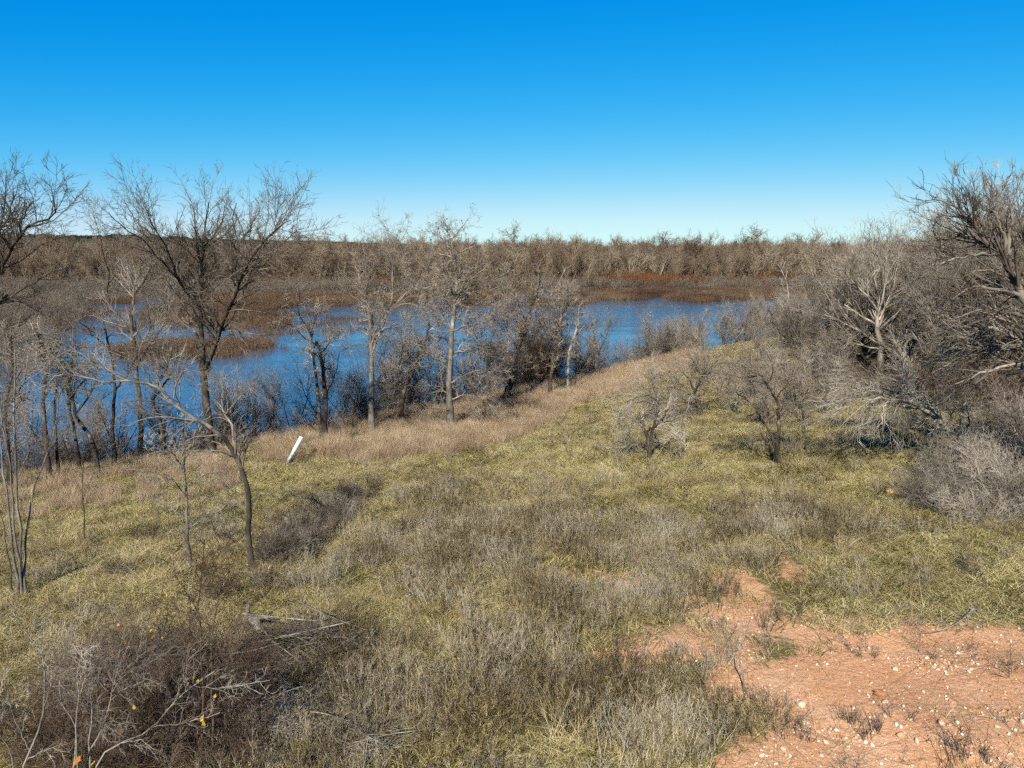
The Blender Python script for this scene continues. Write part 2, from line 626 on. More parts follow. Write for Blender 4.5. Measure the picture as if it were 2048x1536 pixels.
def scatter(name, label, lib, P, rot, scl):
    c, nv = LIB[lib]
    me = bpy.data.meshes.new(name)
    n = len(P)
    me.vertices.add(n)
    me.vertices.foreach_set('co', np.asarray(P, np.float32).ravel())
    for an, ty, arr, key in (('rot', 'FLOAT_VECTOR', rot, 'vector'), ('scl', 'FLOAT_VECTOR', scl, 'vector')):
        at = me.attributes.new(an, ty, 'POINT')
        at.data.foreach_set(key, np.asarray(arr, np.float32).ravel())
    at = me.attributes.new('var', 'INT', 'POINT')
    at.data.foreach_set('value', RNG.integers(0, nv, n).astype(np.int32))
    o = link(name, me)
    ng = bpy.data.node_groups.new(name + '_nodes', 'GeometryNodeTree')
    ng.interface.new_socket('Geometry', in_out='INPUT', socket_type='NodeSocketGeometry')
    ng.interface.new_socket('Geometry', in_out='OUTPUT', socket_type='NodeSocketGeometry')
    N, L = ng.nodes, ng.links
    gi, go = N.new('NodeGroupInput'), N.new('NodeGroupOutput')
    ci = N.new('GeometryNodeCollectionInfo')
    ci.inputs['Collection'].default_value = c
    ci.inputs['Separate Children'].default_value = True
    ci.inputs['Reset Children'].default_value = True
    ip = N.new('GeometryNodeInstanceOnPoints')
    ip.inputs['Pick Instance'].default_value = True

    def attr(nm, ty):
        a_ = N.new('GeometryNodeInputNamedAttribute')
        a_.data_type = ty
        a_.inputs['Name'].default_value = nm
        return next(s for s in a_.outputs if s.enabled and s.name == 'Attribute')
    L.new(gi.outputs[0], ip.inputs['Points'])
    L.new(ci.outputs[0], ip.inputs['Instance'])
    L.new(attr('var', 'INT'), ip.inputs['Instance Index'])
    L.new(attr('rot', 'FLOAT_VECTOR'), ip.inputs['Rotation'])
    L.new(attr('scl', 'FLOAT_VECTOR'), ip.inputs['Scale'])
    L.new(ip.outputs[0], go.inputs[0])
    md = o.modifiers.new('scatter', 'NODES')
    md.node_group = ng
    return tag(o, label, None, None, 'stuff')


def yaw(n, tilt=0.12):
    return np.stack([RNG.normal(0, tilt, n), RNG.normal(0, tilt, n), RNG.uniform(0, 6.28, n)], 1)


def sizes(n, lo, hi, zlo=.85, zhi=1.15):
    s = RNG.uniform(lo, hi, n)
    return np.stack([s, s, s * RNG.uniform(zlo, zhi, n)], 1)


def sector(n, d0, d1, power=1.0, half=0.86, margin=3.0):
    """random ground points in front of the camera; power 1 = even per area"""
    u = RNG.random(n)
    e = 1 + power
    d = (d0 ** e + u * (d1 ** e - d0 ** e)) ** (1 / e)
    x = RNG.uniform(-1, 1, n) * (half * d + margin)
    return x, d


def blade_clump(seed, n, rad, h0, h1, w, lean, curl, seg=3, radial=False):
    rng = np.random.default_rng(seed)
    a = rng.uniform(0, 6.28, n)
    r = rad * np.sqrt(rng.random(n))
    base = np.stack([r * np.cos(a), r * np.sin(a), np.full(n, -0.03)], 1)
    az = a + rng.normal(0, .9, n) if radial else rng.uniform(0, 6.28, n)
    out_ = np.stack([np.cos(az), np.sin(az), np.zeros(n)], 1)
    side = np.stack([-np.sin(az), np.cos(az), np.zeros(n)], 1)
    tw = rng.uniform(0, 6.28, n)
    side = unit(side * np.cos(tw)[:, None] + out_ * np.sin(tw)[:, None])
    h = rng.uniform(h0, h1, n)
    ln = np.abs(rng.normal(lean, lean * .5, n))
    V, tone = [], rng.random(n)
    ts = np.linspace(0, 1, seg + 1)
    for t in ts:
        c = base + out_ * (h * (ln * t + curl * t * t))[:, None] + np.array([0, 0, 1.0]) * (h * (t - 0.35 * curl * t * t))[:, None]
        hw = (w * (1 - 0.8 * t) * .5)
        V += [c - side * hw, c + side * hw]
    V = np.stack(V, 1)                      # n, 2*(seg+1), 3
    k = 2 * (seg + 1)
    o = np.arange(n)[:, None] * k
    Q = np.concatenate([np.stack([o[:, 0] + 2 * s, o[:, 0] + 2 * s + 1, o[:, 0] + 2 * s + 3, o[:, 0] + 2 * s + 2], 1) for s in range(seg)])
    me = new_mesh('clump', V.reshape(-1, 3), Q, True)
    at = me.attributes.new('tone', 'FLOAT', 'POINT')
    at.data.foreach_set('value', np.repeat(tone, k).astype(np.float32))
    return me


def twig_clump(seed, stems, rad, h0, h1, r0, spread, kids=6, kids2=0, klen=(.06, .16), k2len=(.03, .08), up=.12, wob=.10, seg=3):
    rng = np.random.default_rng(seed)
    a = rng.uniform(0, 6.28, stems)
    r = rad * np.sqrt(rng.random(stems))
    P = np.stack([r * np.cos(a), r * np.sin(a), np.full(stems, -.04)], 1)
    D = np.stack([np.cos(a) * spread * r / rad, np.sin(a) * spread * r / rad, np.ones(stems)], 1) + rng.normal(0, .15, (stems, 3))
    L = rng.uniform(h0, h1, stems)
    nodes, rd = grow(rng, P, D, L, np.full(stems, r0), 4, wob, 0.03)
    b = [(nodes, rd, 3)]
    p2 = spawn(rng, nodes, rd, kids / ((h0 + h1) / 2), .3, 1, (20, 60), .4, klen[0], klen[1], .7, r0 * .5, 1, 30)
    n2, r2 = grow(rng, *p2, seg, wob * 1.5, up)
    b.append((n2, r2, 3))
    if kids2:
        p3 = spawn(rng, n2, r2, kids2 / ((klen[0] + klen[1]) / 2), .25, 1, (25, 65), .4, k2len[0], k2len[1], .7, r0 * .4, 1, 12)
        n3, r3 = grow(rng, *p3, 2, wob * 1.5, up)
        b.append((n3, r3, 3))
    return tube_mesh('clump', b, rng)


library('grass_clump', [blade_clump(10 + j, 90, .17, .05, .15, .008, .6, .7, 3, True) for j in range(4)], M['grass'])
library('grass_patch', [blade_clump(20 + j, 2000, .75, .05, .19, .0085, .75, .75) for j in range(6)], M['grass'])
library('straw_clump', [blade_clump(30 + j, 110, .24, .12, .34, .0065, .7, .8, 4) for j in range(5)], M['straw'])
library('litter_clump', [blade_clump(35 + j, 60, .35, .08, .30, .006, 6.0, .0, 2) for j in range(4)], M['straw'])
library('belt_clump', [blade_clump(40 + j, 420, .5, .35, .85, .009, .20, .25, 3) for j in range(5)], M['belt'])
library('forb_clump', [twig_clump(50 + j, 15, .16, .24, .46, .0042, .5, 9, 2.5) for j in range(4)], M['forb'])
library('forb_patch', [twig_clump(55 + j, 130, .55, .20, .46, .0042, .25, 8, 2.5) for j in range(5)], M['forb'])
library('reed_clump', [twig_clump(60 + j, 260, 2.0, .5, 1.05, .014, .12, 5, 0, (.15, .4)) for j in range(4)], M['reed'])
library('thin_reed', [twig_clump(65 + j, 60, 1.6, .4, .9, .012, .12, 4, 0, (.12, .3)) for j in range(3)], M['reed'])
library('scrub_clump', [twig_clump(70 + j, 34, 1.0, 1.1, 2.3, .022, .6, 8, 3, (.4, .9), (.2, .5)) for j in range(4)], M['scrub'])
library('rust_clump', [twig_clump(75 + j, 46, 1.0, 1.6, 3.2, .03, .35, 8, 3, (.4, .9), (.25, .5)) for j in range(3)], M['rust'])

# --- short grass over the knoll
def land_points(n, d0, d1, power):
    x, y = sector(n, d0, d1, power)
    s = sdist(LAND, x, y)
    return x, y, s


def slope_rot(x, y):
    """euler angles that lay a patch along the ground, with a random turn"""
    e = 0.35
    gx_ = (terrain(x + e, y) - terrain(x - e, y)) / (2 * e)
    gy_ = (terrain(x, y + e) - terrain(x, y - e)) / (2 * e)
    return np.stack([np.arctan(gy_), -np.arctan(gx_), np.zeros(len(x))], 1)


def turn(rot, n):
    """compose ground tilt with a random yaw (XYZ euler)"""
    a_ = RNG.uniform(0, 6.28, n)
    o = np.empty((n, 3))
    cx, sx, cyy, syy = np.cos(rot[:, 0]), np.sin(rot[:, 0]), np.cos(rot[:, 1]), np.sin(rot[:, 1])
    ca, sa = np.cos(a_), np.sin(a_)
    Rx = np.zeros((n, 3, 3)); Rx[:, 0, 0] = 1; Rx[:, 1, 1] = cx; Rx[:, 1, 2] = -sx; Rx[:, 2, 1] = sx; Rx[:, 2, 2] = cx
    Ry = np.zeros((n, 3, 3)); Ry[:, 1, 1] = 1; Ry[:, 0, 0] = cyy; Ry[:, 0, 2] = syy; Ry[:, 2, 0] = -syy; Ry[:, 2, 2] = cyy
    Rz = np.zeros((n, 3, 3)); Rz[:, 2, 2] = 1; Rz[:, 0, 0] = ca; Rz[:, 0, 1] = -sa; Rz[:, 1, 0] = sa; Rz[:, 1, 1] = ca
    R = Ry @ Rx @ Rz
    o[:, 1] = -np.arcsin(np.clip(R[:, 2, 0], -1, 1))
    o[:, 0] = np.arctan2(R[:, 2, 1], R[:, 2, 2])
    o[:, 2] = np.arctan2(R[:, 1, 0], R[:, 0, 0])
    return o


def lattice(step, x0, x1, y0, y1, jit=.35):
    xx, yy = np.meshgrid(np.arange(x0, x1, step), np.arange(y0, y1, step))
    xx = xx + (np.arange(xx.shape[0]) % 2)[:, None] * step * .5
    x, y = xx.ravel(), yy.ravel()
    x = x + RNG.uniform(-jit, jit, len(x)) * step
    y = y + RNG.uniform(-jit, jit, len(y)) * step
    return x, y


def in_view(x, y, margin=3.5, half=.84):
    return (np.abs(x) < half * y + margin)


x, y = lattice(.86, -60, 75, 2, 95)
s, dm = sdist(LAND, x, y), dirt_mask(x, y)
keep = (s > 0.8) & (dm < .09) & in_view(x, y)
x, y = x[keep], y[keep]
n = len(x)
sc = sizes(n, .9, 1.15, .7, 1.25)
sc[:, 2] *= (0.25 + 1.1 * fbm(x, y, 1.9, 41)) * (1 + 0.006 * np.clip(y - 12, 0, 60))
scatter('grass', 'short olive and tan winter grass covering the knoll', 'grass_patch', np.stack([x, y, terrain(x, y)], 1), turn(slope_rot(x, y), n), sc)
x, y = lattice(.24, -14, 24, 3, 40)
dm = dirt_mask(x, y)
keep = (dm > .05) & (RNG.random(len(x)) < .97 * (1 - dm) ** 1.3 + .012) & in_view(x, y, 2) & (sdist(LAND, x, y) > 2)
x, y = x[keep], y[keep]
n = len(x)
scatter('grass', 'thin tufts of grass at the edges of the bare dirt', 'grass_clump', np.stack([x, y, terrain(x, y)], 1), yaw(n), sizes(n, .6, 1.35))

# --- straw tufts in patches
x, y = lattice(.40, -50, 60, 3, 70, .5)
s, dm = sdist(LAND, x, y), dirt_mask(x, y)
pn = fbm(x, y, 3.0, 51)
keep = (s > 0.9) & in_view(x, y) & (RNG.random(len(x)) > dm * 1.02) & (RNG.random(len(x)) < (sstep(.44, .62, pn) * 0.7 + 0.12))
x, y = x[keep], y[keep]
n = len(x)
scatter('dry_straw_grass', 'taller bleached straw tufts scattered through the short grass', 'straw_clump', np.stack([x, y, terrain(x, y)], 1), yaw(n, .22), sizes(n, .5, 1.15, .6, 1.1))

# --- grey dead weeds over the foreground
FORB = poly_px([(830, 1640), (800, 1450), (690, 1290), (700, 1150), (860, 1010), (1100, 1000), (1330, 1010), (1600, 1080), (1720, 1190), (2200, 1200),
                (2200, 1255), (1900, 1240), (1500, 1225), (1440, 1400), (1500, 1640)])
x, y = lattice(.62, -30, 40, 3, 45)
sd, dm = sdist(FORB, x, y), dirt_mask(x, y)
pn = fbm(x, y, 2.2, 61)
dens = .8 * sstep(-2, 2, sd + (pn - .5) * 7) * sstep(.36, .56, pn)
keep = in_view(x, y, 2.5) & (sdist(LAND, x, y) > 2) & (dm < .3) & (RNG.random(len(x)) < dens)
x1, y1 = x[keep], y[keep]
n = len(x1)
sc = sizes(n, .85, 1.15, .7, 1.35)
scatter('dead_weeds', 'grey brown dead weeds standing over the foreground grass', 'forb_patch', np.stack([x1, y1, terrain(x1, y1)], 1), turn(slope_rot(x1, y1), n), sc)
x, y = lattice(.42, -30, 40, 3, 45, .5)
sd, dm = sdist(FORB, x, y), dirt_mask(x, y)
pn = fbm(x, y, 1.4, 63)
keep = in_view(x, y, 2.5) & (sdist(LAND, x, y) > 2) & (RNG.random(len(x)) > dm * .9) & (RNG.random(len(x)) < .16 + .55 * sstep(.48, .6, pn) * sstep(-6, 0, sd))
x1, y1 = x[keep], y[keep]
n = len(x1)
scatter('dead_weeds', 'single grey dead weed plants dotted through the grass', 'forb_clump', np.stack([x1, y1, terrain(x1, y1)], 1), yaw(n, .15), sizes(n, .6, 1.3))

x, y = lattice(.45, -6, 18, 3, 20, .5)
dm = dirt_mask(x, y)
keep = in_view(x, y, 2) & (dm > .1) & (RNG.random(len(x)) < .34 - .24 * (dm > .95))
x, y = x[keep], y[keep]
n = len(x)
scatter('straw_litter', 'dead straw and stalks lying flat on the dirt', 'litter_clump', np.stack([x, y, terrain(x, y) + .045], 1), turn(slope_rot(x, y), n), sizes(n, .5, 1.1))

# --- pinkish tall grass along the top of the bank
x, y = lattice(.55, -60, 30, 10, 75, .5)
s = sdist(LAND, x, y)
pn = fbm(x, y, 3.5, 71)
BELT = poly_px([(-200, 1075), (100, 1035), (300, 1000), (420, 985), (560, 945), (640, 928), (760, 940), (900, 918), (1000, 884), (1085, 850), (1200, 800),
                (1300, 760), (1400, 735)] + [(1400, 700), (1200, 740), (1000, 800), (740, 850), (450, 905), (150, 945), (-200, 1000)])
sb = sdist(BELT, x, y) + (pn - .5) * 3.0
keep = (s > 0.25) & ((sb > 0) | (s < 1.2)) & in_view(x, y) & (x < 16) & (RNG.random(len(x)) < .35 + .65 * sstep(-10, -4, x + .0 * y) * 1.0)
x, y, s = x[keep], y[keep], s[keep]
n = len(x)
scatter('bank_grass', 'tall pinkish tan dead grass along the top of the bank', 'belt_clump', np.stack([x, y, terrain(x, y)], 1), turn(slope_rot(x, y), n), sizes(n, .75, 1.15) * (0.72 + .38 * sstep(4.5, 1.5, s))[:, None])

# --- brush standing in the shallows and on the far bank
def band(name, label, lib, n, polys, scl, z0=-0.05, thin=None, nz=9.0):
    PX, PY = [], []
    for poly, share in polys:
        w = np.array([on_water(*p)[:2] for p in poly])
        lo, hi = w.min(0), w.max(0)
        k = int(n * share)
        xx, yy = RNG.uniform(lo[0], hi[0], k * 3), RNG.uniform(lo[1], hi[1], k * 3)
        ss = sdist(w, xx, yy)
        ok = ss + (fbm(xx, yy, nz, 81) - .5) * nz * 1.2 > 0
        if thin is not None:
            ok &= RNG.random(len(xx)) < sstep(thin[0], thin[1], fbm(xx, yy * 0.6, nz * .6, 83))
        PX.append(xx[ok][:k]); PY.append(yy[ok][:k])
    x, y = np.concatenate(PX), np.concatenate(PY)
    z = np.maximum(terrain(x, y), -0.02) + z0
    ok = (sdist(LAND, x, y) < -1)
    x, y, z = x[ok], y[ok], z[ok]
    scatter(name, label, lib, np.stack([x, y, z], 1), yaw(len(x), .08), sizes(len(x), *scl))


band('rust_reeds', 'low rust brown reeds standing in the shallow lake', 'reed_clump', 1500, [
    ([(250, 640), (330, 605), (480, 590), (700, 592), (700, 612), (560, 640), (520, 655), (330, 660)], .32),
    ([(420, 725), (440, 695), (500, 690), (515, 705), (490, 722)], .02),
    ([(230, 700), (330, 690), (400, 700), (330, 722), (240, 720)], .03),
    ([(640, 615), (1000, 604), (1000, 586), (640, 590)], .09),
    ([(900, 614), (1250, 606), (1700, 596), (1700, 578), (900, 584)], .36),
    ([(100, 640), (160, 600), (330, 590), (300, 640)], .05)], (.7, 1.25), -.05, (.43, .60))
band('sparse_reeds', 'thin scattered reeds breaking the surface of the left part of the lake', 'thin_reed', 420, [
    ([(60, 770), (150, 640), (700, 625), (720, 690), (520, 740), (300, 760)], .8), ([(700, 690), (720, 610), (1150, 605), (1000, 680)], .2)], (.6, 1.0), -.05, (.46, .62), 6.0)
band('flooded_scrub', 'grey brown scrub standing in the flooded left end of the lake', 'scrub_clump', 1500, [
    ([(-200, 790), (-200, 590), (60, 590), (170, 620), (120, 700), (60, 770), (0, 790)], .42),
    ([(-200, 600), (-200, 560), (640, 560), (640, 592), (360, 592), (200, 605)], .40),
    ([(640, 586), (640, 562), (1700, 560), (1700, 570)], .18)], (.75, 1.3), -.1, (.3, .45), 7.0)

# ------------------------------------------------------------------ trees
# levels: (per_m, t0, ang, lr, (lmin,lmax), rr, seg, wob, up, sag, sides)
LV_TALL = [(4.2, .15, (22, 60), .5, (.6, 2.0), .5, 6, .14, .08, 0, 4),
           (5.0, .10, (22, 58), .55, (.4, 1.25), .58, 5, .15, .05, 0, 3),
           (5.5, .10, (22, 60), .55, (.22, .7), .62, 3, .15, .03, 0, 3)]
LV_TWISTY = [(4.6, .10, (30, 80), .55, (.6, 2.1), .5, 7, .24, .03, 0, 4),
             (5.0, .08, (28, 70), .55, (.4, 1.25), .58, 5, .25, .03, 0, 3),
             (6.0, .10, (28, 70), .5, (.2, .65), .62, 3, .24, .02, 0, 3)]
LV_DROOP = [(4.6, .08, (14, 50), .6, (.7, 2.2), .5, 7, .13, .03, .15, 4),
            (4.8, .08, (14, 48), .6, (.45, 1.4), .58, 5, .14, .0, .15, 3),
            (5.5, .10, (16, 52), .5, (.22, .7), .62, 3, .16, 0, .10, 3)]
LV_FAN = [(5.0, .12, (13, 42), .55, (.8, 2.4), .5, 6, .10, .07, 0, 4),
          (5.0, .10, (13, 42), .55, (.5, 1.5), .58, 5, .11, .05, 0, 3),
          (5.0, .10, (16, 45), .55, (.28, .8), .62, 3, .13, .03, 0, 3)]
LV_SHRUB = [(12, .10, (25, 65), .45, (.25, .9), .55, 5, .22, .05, 0, 3),
            (13, .10, (25, 65), .5, (.12, .4), .62, 3, .26, .03, 0, 3),
            (13, .12, (25, 65), .5, (.06, .2), .65, 2, .28, .02, 0, 3)]
LV_NEAR = [(10, .10, (25, 70), .5, (.2, .9), .5, 6, .20, .05, 0, 3),
           (14, .10, (25, 70), .5, (.08, .4), .6, 4, .25, .03, 0, 3),
           (16, .10, (25, 70), .5, (.05, .16), .65, 2, .25, .03, 0, 3)]


def leaf_quads(rng, nodes, count, size):
    """small curled leaves held at twig tips"""
    n, k, _ = nodes.shape
    i_ = rng.integers(0, n, count)
    P = nodes[i_, -1] + rng.normal(0, size * .4, (count, 3))
    a_ = unit(rng.normal(0, 1, (count, 3)))
    b_ = unit(np.cross(a_, rng.normal(0, 1, (count, 3))))
    nrm = np.cross(a_, b_)
    s_ = size * rng.uniform(.6, 1.3, count)[:, None]
    V = np.stack([P - a_ * s_, P - b_ * s_ * .5 + nrm * s_ * .15, P + a_ * s_, P + b_ * s_ * .5 + nrm * s_ * .15], 1).reshape(-1, 3)
    Q = np.arange(count * 4).reshape(-1, 4)
    me = new_mesh('leaves', V, Q, False)
    at = me.attributes.new('tone', 'FLOAT', 'POINT')
    at.data.foreach_set('value', np.repeat(rng.random(count), 4).astype(np.float32))
    return me


def hero(name, label, cat, base, trunks, limbs, lv, seed, bark_m, twig_m, rmin=.006, rough=.02, Y=None, group=None, dens=1.0,
         leaves=None, deep=.9, thin=.82, reach=1.0, limb_m=None):
    """a tree whose stems follow the photograph; each stem is a list of (px, py) and a pair of radii"""
    rng = np.random.default_rng(seed)
    g = G(*base) if Y is None else None
    if Y is not None:
        g = at_plane(base[0], base[1], Y)
        g[2] = gz(g[0], g[1])
    root = thing(name, label, cat, g, group)
    Yp = g[1]
    allN, allR = [], []
    used = []

    def line(pts, k, first):
        # limbs fan out in depth as well as across
        off = 0.0
        if not first:
            p0 = np.array(pts[0], float)
            best = min(((np.hypot(*(p0 - q[0])), q[1]) for q in used), default=(0, 0.0))
            off = best[1]
        slope = rng.uniform(-deep, deep) if not first else rng.uniform(-.15, .15)
        acc, P3 = 0.0, []
        for j, p in enumerate(pts):
            if j:
                acc += math.hypot(p[0] - pts[j - 1][0], p[1] - pts[j - 1][1]) * Yp / FPX
            o = off + slope * acc
            P3.append(at_plane(p[0], p[1], Yp + o))
            used.append((np.array(p, float), o))
        L = smooth_line(P3, k)
        L[1:] += rng.normal(0, rough, (k - 1, 3))
        return L - g
    for pts, (r0, r1) in trunks:
        nd = line(pts, 12, True)
        if nd[0, 2] < .6:
            nd[0, 2] = -0.15
        rd = np.linspace(r0, r1, 12) * thin
        flare = np.ones(12); flare[0] = 1.45; flare[1] = 1.12
        link('trunk', tube_mesh('trunk', [(nd[None], (rd * flare)[None], 8)]), bark_m, root)
        nt_ = smooth_line(nd[7:], 12)
        allN.append(nt_); allR.append(np.linspace(rd[7], rd[-1], 12))
    for pts, (r0, r1) in limbs:
        nd = line(pts, 12, False)
        rd = np.linspace(r0, r1, 12) * thin
        link('limb', tube_mesh('limb', [(nd[None], rd[None], 6)]), limb_m or bark_m, root)
        allN.append(nd); allR.append(rd)
    N0, R0 = np.array(allN), np.array(allR)
    lv = [(l[0] * dens ** .6 * 1.18,) + l[1:3] + (l[3] * reach, (l[4][0] * reach, l[4][1] * reach)) + l[5:] for j, l in enumerate(lv)]
    bs = branch_out(rng, N0, R0, lv, rmin)
    crown_o = link('crown', tube_mesh('crown', bs), twig_m, root)
    if leaves:
        lm = leaf_quads(rng, bs[-1][0], leaves[0], leaves[1])
        link('leaves', lm, leaves[2], crown_o)['kind'] = 'stuff'
    return root


B1, B2, B3 = M['dark_bark'], M['grey_bark'], M['pale_bark']
TG, TD, TR, TP = M['twig_grey'], M['twig_dark'], M['twig_red'], M['twig_pale']

# --- left bank
hero('bare_tree', 'tallest bare tree on the left bank, its wide crown rising above the horizon', 'tree', (425, 912),
     [([(425, 912), (415, 830), (408, 760), (405, 690)], (.21, .16))],
     [([(405, 700), (402, 640), (400, 580), (402, 520), (408, 470), (413, 435), (418, 405)], (.13, .02)),
      ([(412, 738), (432, 690), (445, 645), (470, 590), (490, 540), (520, 490), (562, 452)], (.12, .02)),
      ([(405, 690), (385, 655), (360, 622), (335, 590), (318, 560)], (.08, .02)),
      ([(397, 616), (357, 558), (340, 515), (318, 474), (303, 448), (292, 415)], (.075, .015)),
      ([(402, 525), (412, 489), (430, 468), (446, 438), (452, 412)], (.06, .015)),
      ([(400, 540), (394, 474), (390, 435), (384, 408)], (.06, .015)),
      ([(468, 575), (475, 492), (466, 443), (474, 405)], (.06, .015)),
      ([(505, 505), (545, 468), (578, 440)], (.04, .012)),
      ([(357, 558), (320, 520), (285, 480), (245, 455), (215, 425)], (.05, .012)),
      ([(318, 474), (285, 455), (262, 425), (250, 405)], (.04, .012)),
      ([(436, 668), (462, 640), (480, 600), (500, 560), (520, 530)], (.05, .012)),
      ([(475, 492), (505, 450), (520, 415)], (.04, .012))], LV_TALL, 11, B1, TD, 0.0058, dens=1)
hero('bare_tree', 'bare tree leaning in from the left edge, tips highest of all against the sky', 'tree', (-70, 985),
     [([(-70, 985), (-62, 820), (-45, 680), (-22, 590)], (.24, .16))],
     [([(-22, 590), (0, 537), (39, 477), (60, 450), (91, 440), (112, 420), (108, 395)], (.1, .015)),
      ([(-22, 590), (-10, 500), (0, 450), (8, 410), (10, 375), (14, 350)], (.1, .015)),
      ([(-40, 650), (0, 607), (60, 570), (91, 552), (142, 531)], (.07, .012)),
      ([(0, 537), (40, 520), (85, 490), (130, 470)], (.05, .012)),
      ([(39, 477), (45, 440), (60, 410), (80, 395)], (.05, .012)),
      ([(-5, 470), (20, 430), (38, 405), (36, 385)], (.05, .012)),
      ([(-45, 680), (0, 660), (50, 640), (95, 600)], (.06, .012))], LV_TALL, 12, B1, TD, 0.006, dens=1.1, reach=.85)
hero('bare_tree', 'slender forked bare tree standing in the water just left of the tallest', 'tree', (283, 915),
     [([(283, 915), (280, 820), (272, 734), (266, 673), (262, 628)], (.15, .09))],
     [([(262, 628), (269, 589), (262, 560), (252, 525), (246, 490)], (.07, .012)),
      ([(268, 592), (294, 552), (304, 510), (300, 470)], (.05, .012)),
      ([(266, 673), (233, 625), (209, 601), (180, 575)], (.06, .012)),
      ([(212, 605), (218, 552), (206, 507), (200, 468), (188, 430)], (.05, .012)),
      ([(272, 734), (300, 690), (330, 640), (334, 590), (318, 545)], (.06, .012)),
      ([(334, 590), (352, 560), (370, 540)], (.03, .01))], LV_TALL, 13, B1, TG, 0.0058, dens=1)
for k, (bx, by, pts, r) in enumerate([
        (228, 935, [(228, 935), (226, 850), (230, 780), (222, 700), (205, 640)], .10),
        (195, 945, [(195, 945), (185, 880), (150, 830), (140, 760), (150, 690)], .11),
        (165, 950, [(165, 950), (150, 880), (138, 800), (120, 720)], .09),
        (100, 962, [(100, 962), (92, 880), (86, 800), (95, 720), (70, 660)], .12),
        (120, 958, [(120, 958), (112, 880), (110, 800), (118, 740)], .08),
        (22, 985, [(22, 985), (15, 900), (10, 820), (25, 740), (20, 660)], .10),
        (330, 925, [(330, 925), (322, 850), (305, 800), (330, 740), (345, 690)], .12)]):
    (x0, y0) = pts[-1]
    hero('bank_tree', ['bare dark stemmed tree at the water edge left of the slender forked tree', 'kinked bare trunk at the water edge on the left bank',
                       'thin bare trunk at the water edge beside the kinked one', 'thick bare trunk at the water edge near the left edge',
                       'thin straight bare trunk at the water edge near the left edge', 'bare trunk at the far left of the bank',
                       'short leaning bare trunk at the water edge behind the arching tree'][k], 'tree', (bx, by),
         [(pts, (r, r * .35))],
         [([pts[2], (pts[2][0] + 35, pts[2][1] - 50), (pts[2][0] + 50, pts[2][1] - 110)], (r * .5, .012)),
          ([pts[3], (pts[3][0] - 40, pts[3][1] - 35), (pts[3][0] - 65, pts[3][1] - 60)], (r * .4, .012))],
         LV_TWISTY, 20 + k, B1, TG, .0058, dens=1.2, group='slim trees along the left water edge')

# --- arching tree and saplings on the left slope
hero('arching_tree', 'dark trunked tree arching over to the left with pale drooping limbs', 'tree', (505, 1142),
     [([(505, 1142), (494, 1060), (496, 1010), (494, 970), (484, 940), (472, 906), (454, 882), (424, 857)], (.13, .095))],
     [([(424, 857), (387, 833), (354, 812), (321, 779), (303, 767), (257, 761), (230, 748), (200, 738)], (.09, .02)),
      ([(257, 761), (215, 764), (185, 760), (145, 750), (103, 753), (90, 770), (60, 786), (0, 792)], (.045, .012)),
      ([(303, 767), (285, 735), (262, 712), (230, 700)], (.04, .01)),
      ([(200, 738), (157, 708), (121, 709), (90, 738)], (.03, .01)),
      ([(472, 906), (466, 860), (452, 825), (430, 795), (415, 772)], (.06, .015)),
      ([(454, 827), (470, 790), (475, 760)], (.03, .01)),
      ([(494, 1032), (483, 1010), (460, 1006), (436, 1021), (387, 1048), (357, 1075)], (.045, .01)),
      ([(354, 812), (360, 770), (350, 740)], (.035, .01))], LV_DROOP, 31, B1, TG, .005, dens=1.1, deep=.6, thin=.48, limb_m=B2)
hero('sapling', 'pale bushy sapling in front of the arching tree', 'tree', (378, 1132),
     [([(378, 1132), (375, 1048), (372, 972), (369, 942), (369, 894), (366, 851), (363, 830)], (.06, .012))],
     [([(375, 1040), (330, 1010), (300, 1000)], (.02, .006)), ([(372, 972), (410, 950), (450, 945)], (.02, .006)),
      ([(372, 990), (330, 950), (290, 945)], (.02, .006)), ([(370, 942), (340, 905), (310, 890)], (.02, .006)),
      ([(369, 894), (400, 860), (412, 830)], (.02, .006)), ([(376, 1060), (420, 1030), (455, 1022)], (.02, .006)),
      ([(370, 920), (345, 880), (335, 850)], (.02, .006))], LV_SHRUB, 32, B2, TP, .0045, dens=.8)
hero('multi_stem_tree', 'cluster of straight thin stems at the left edge of the slope', 'tree', (42, 1190),
     [([(46, 1190), (40, 1080), (36, 980), (33, 900), (31, 800), (28, 690)], (.055, .02)),
      ([(34, 1192), (24, 1080), (12, 980), (2, 900), (-10, 800)], (.05, .018)),
      ([(52, 1188), (50, 1080), (66, 990), (86, 930), (110, 860), (118, 790)], (.045, .015)),
      ([(28, 1194), (14, 1100), (0, 1020), (-20, 930)], (.04, .015)),
      ([(44, 1192), (30, 1060), (22, 950), (8, 860), (-4, 760)], (.045, .015))],
     [([(36, 960), (60, 900), (120, 870), (170, 850)], (.02, .006)), ([(33, 880), (10, 830), (-10, 800)], (.02, .006)),
      ([(32, 820), (50, 760), (55, 700)], (.02, .006))], LV_SHRUB, 33, B2, TD, .0045, dens=.45, thin=.55)
hero('sapling', 'single thin straight sapling on the slope right of the stem cluster', 'tree', (168, 1085),
     [([(168, 1085), (167, 1010), (165, 960), (166, 900)], (.022, .008))],
     [([(167, 1000), (180, 960), (185, 930)], (.01, .005))], LV_SHRUB, 34, B1, TD, .004, dens=.35)

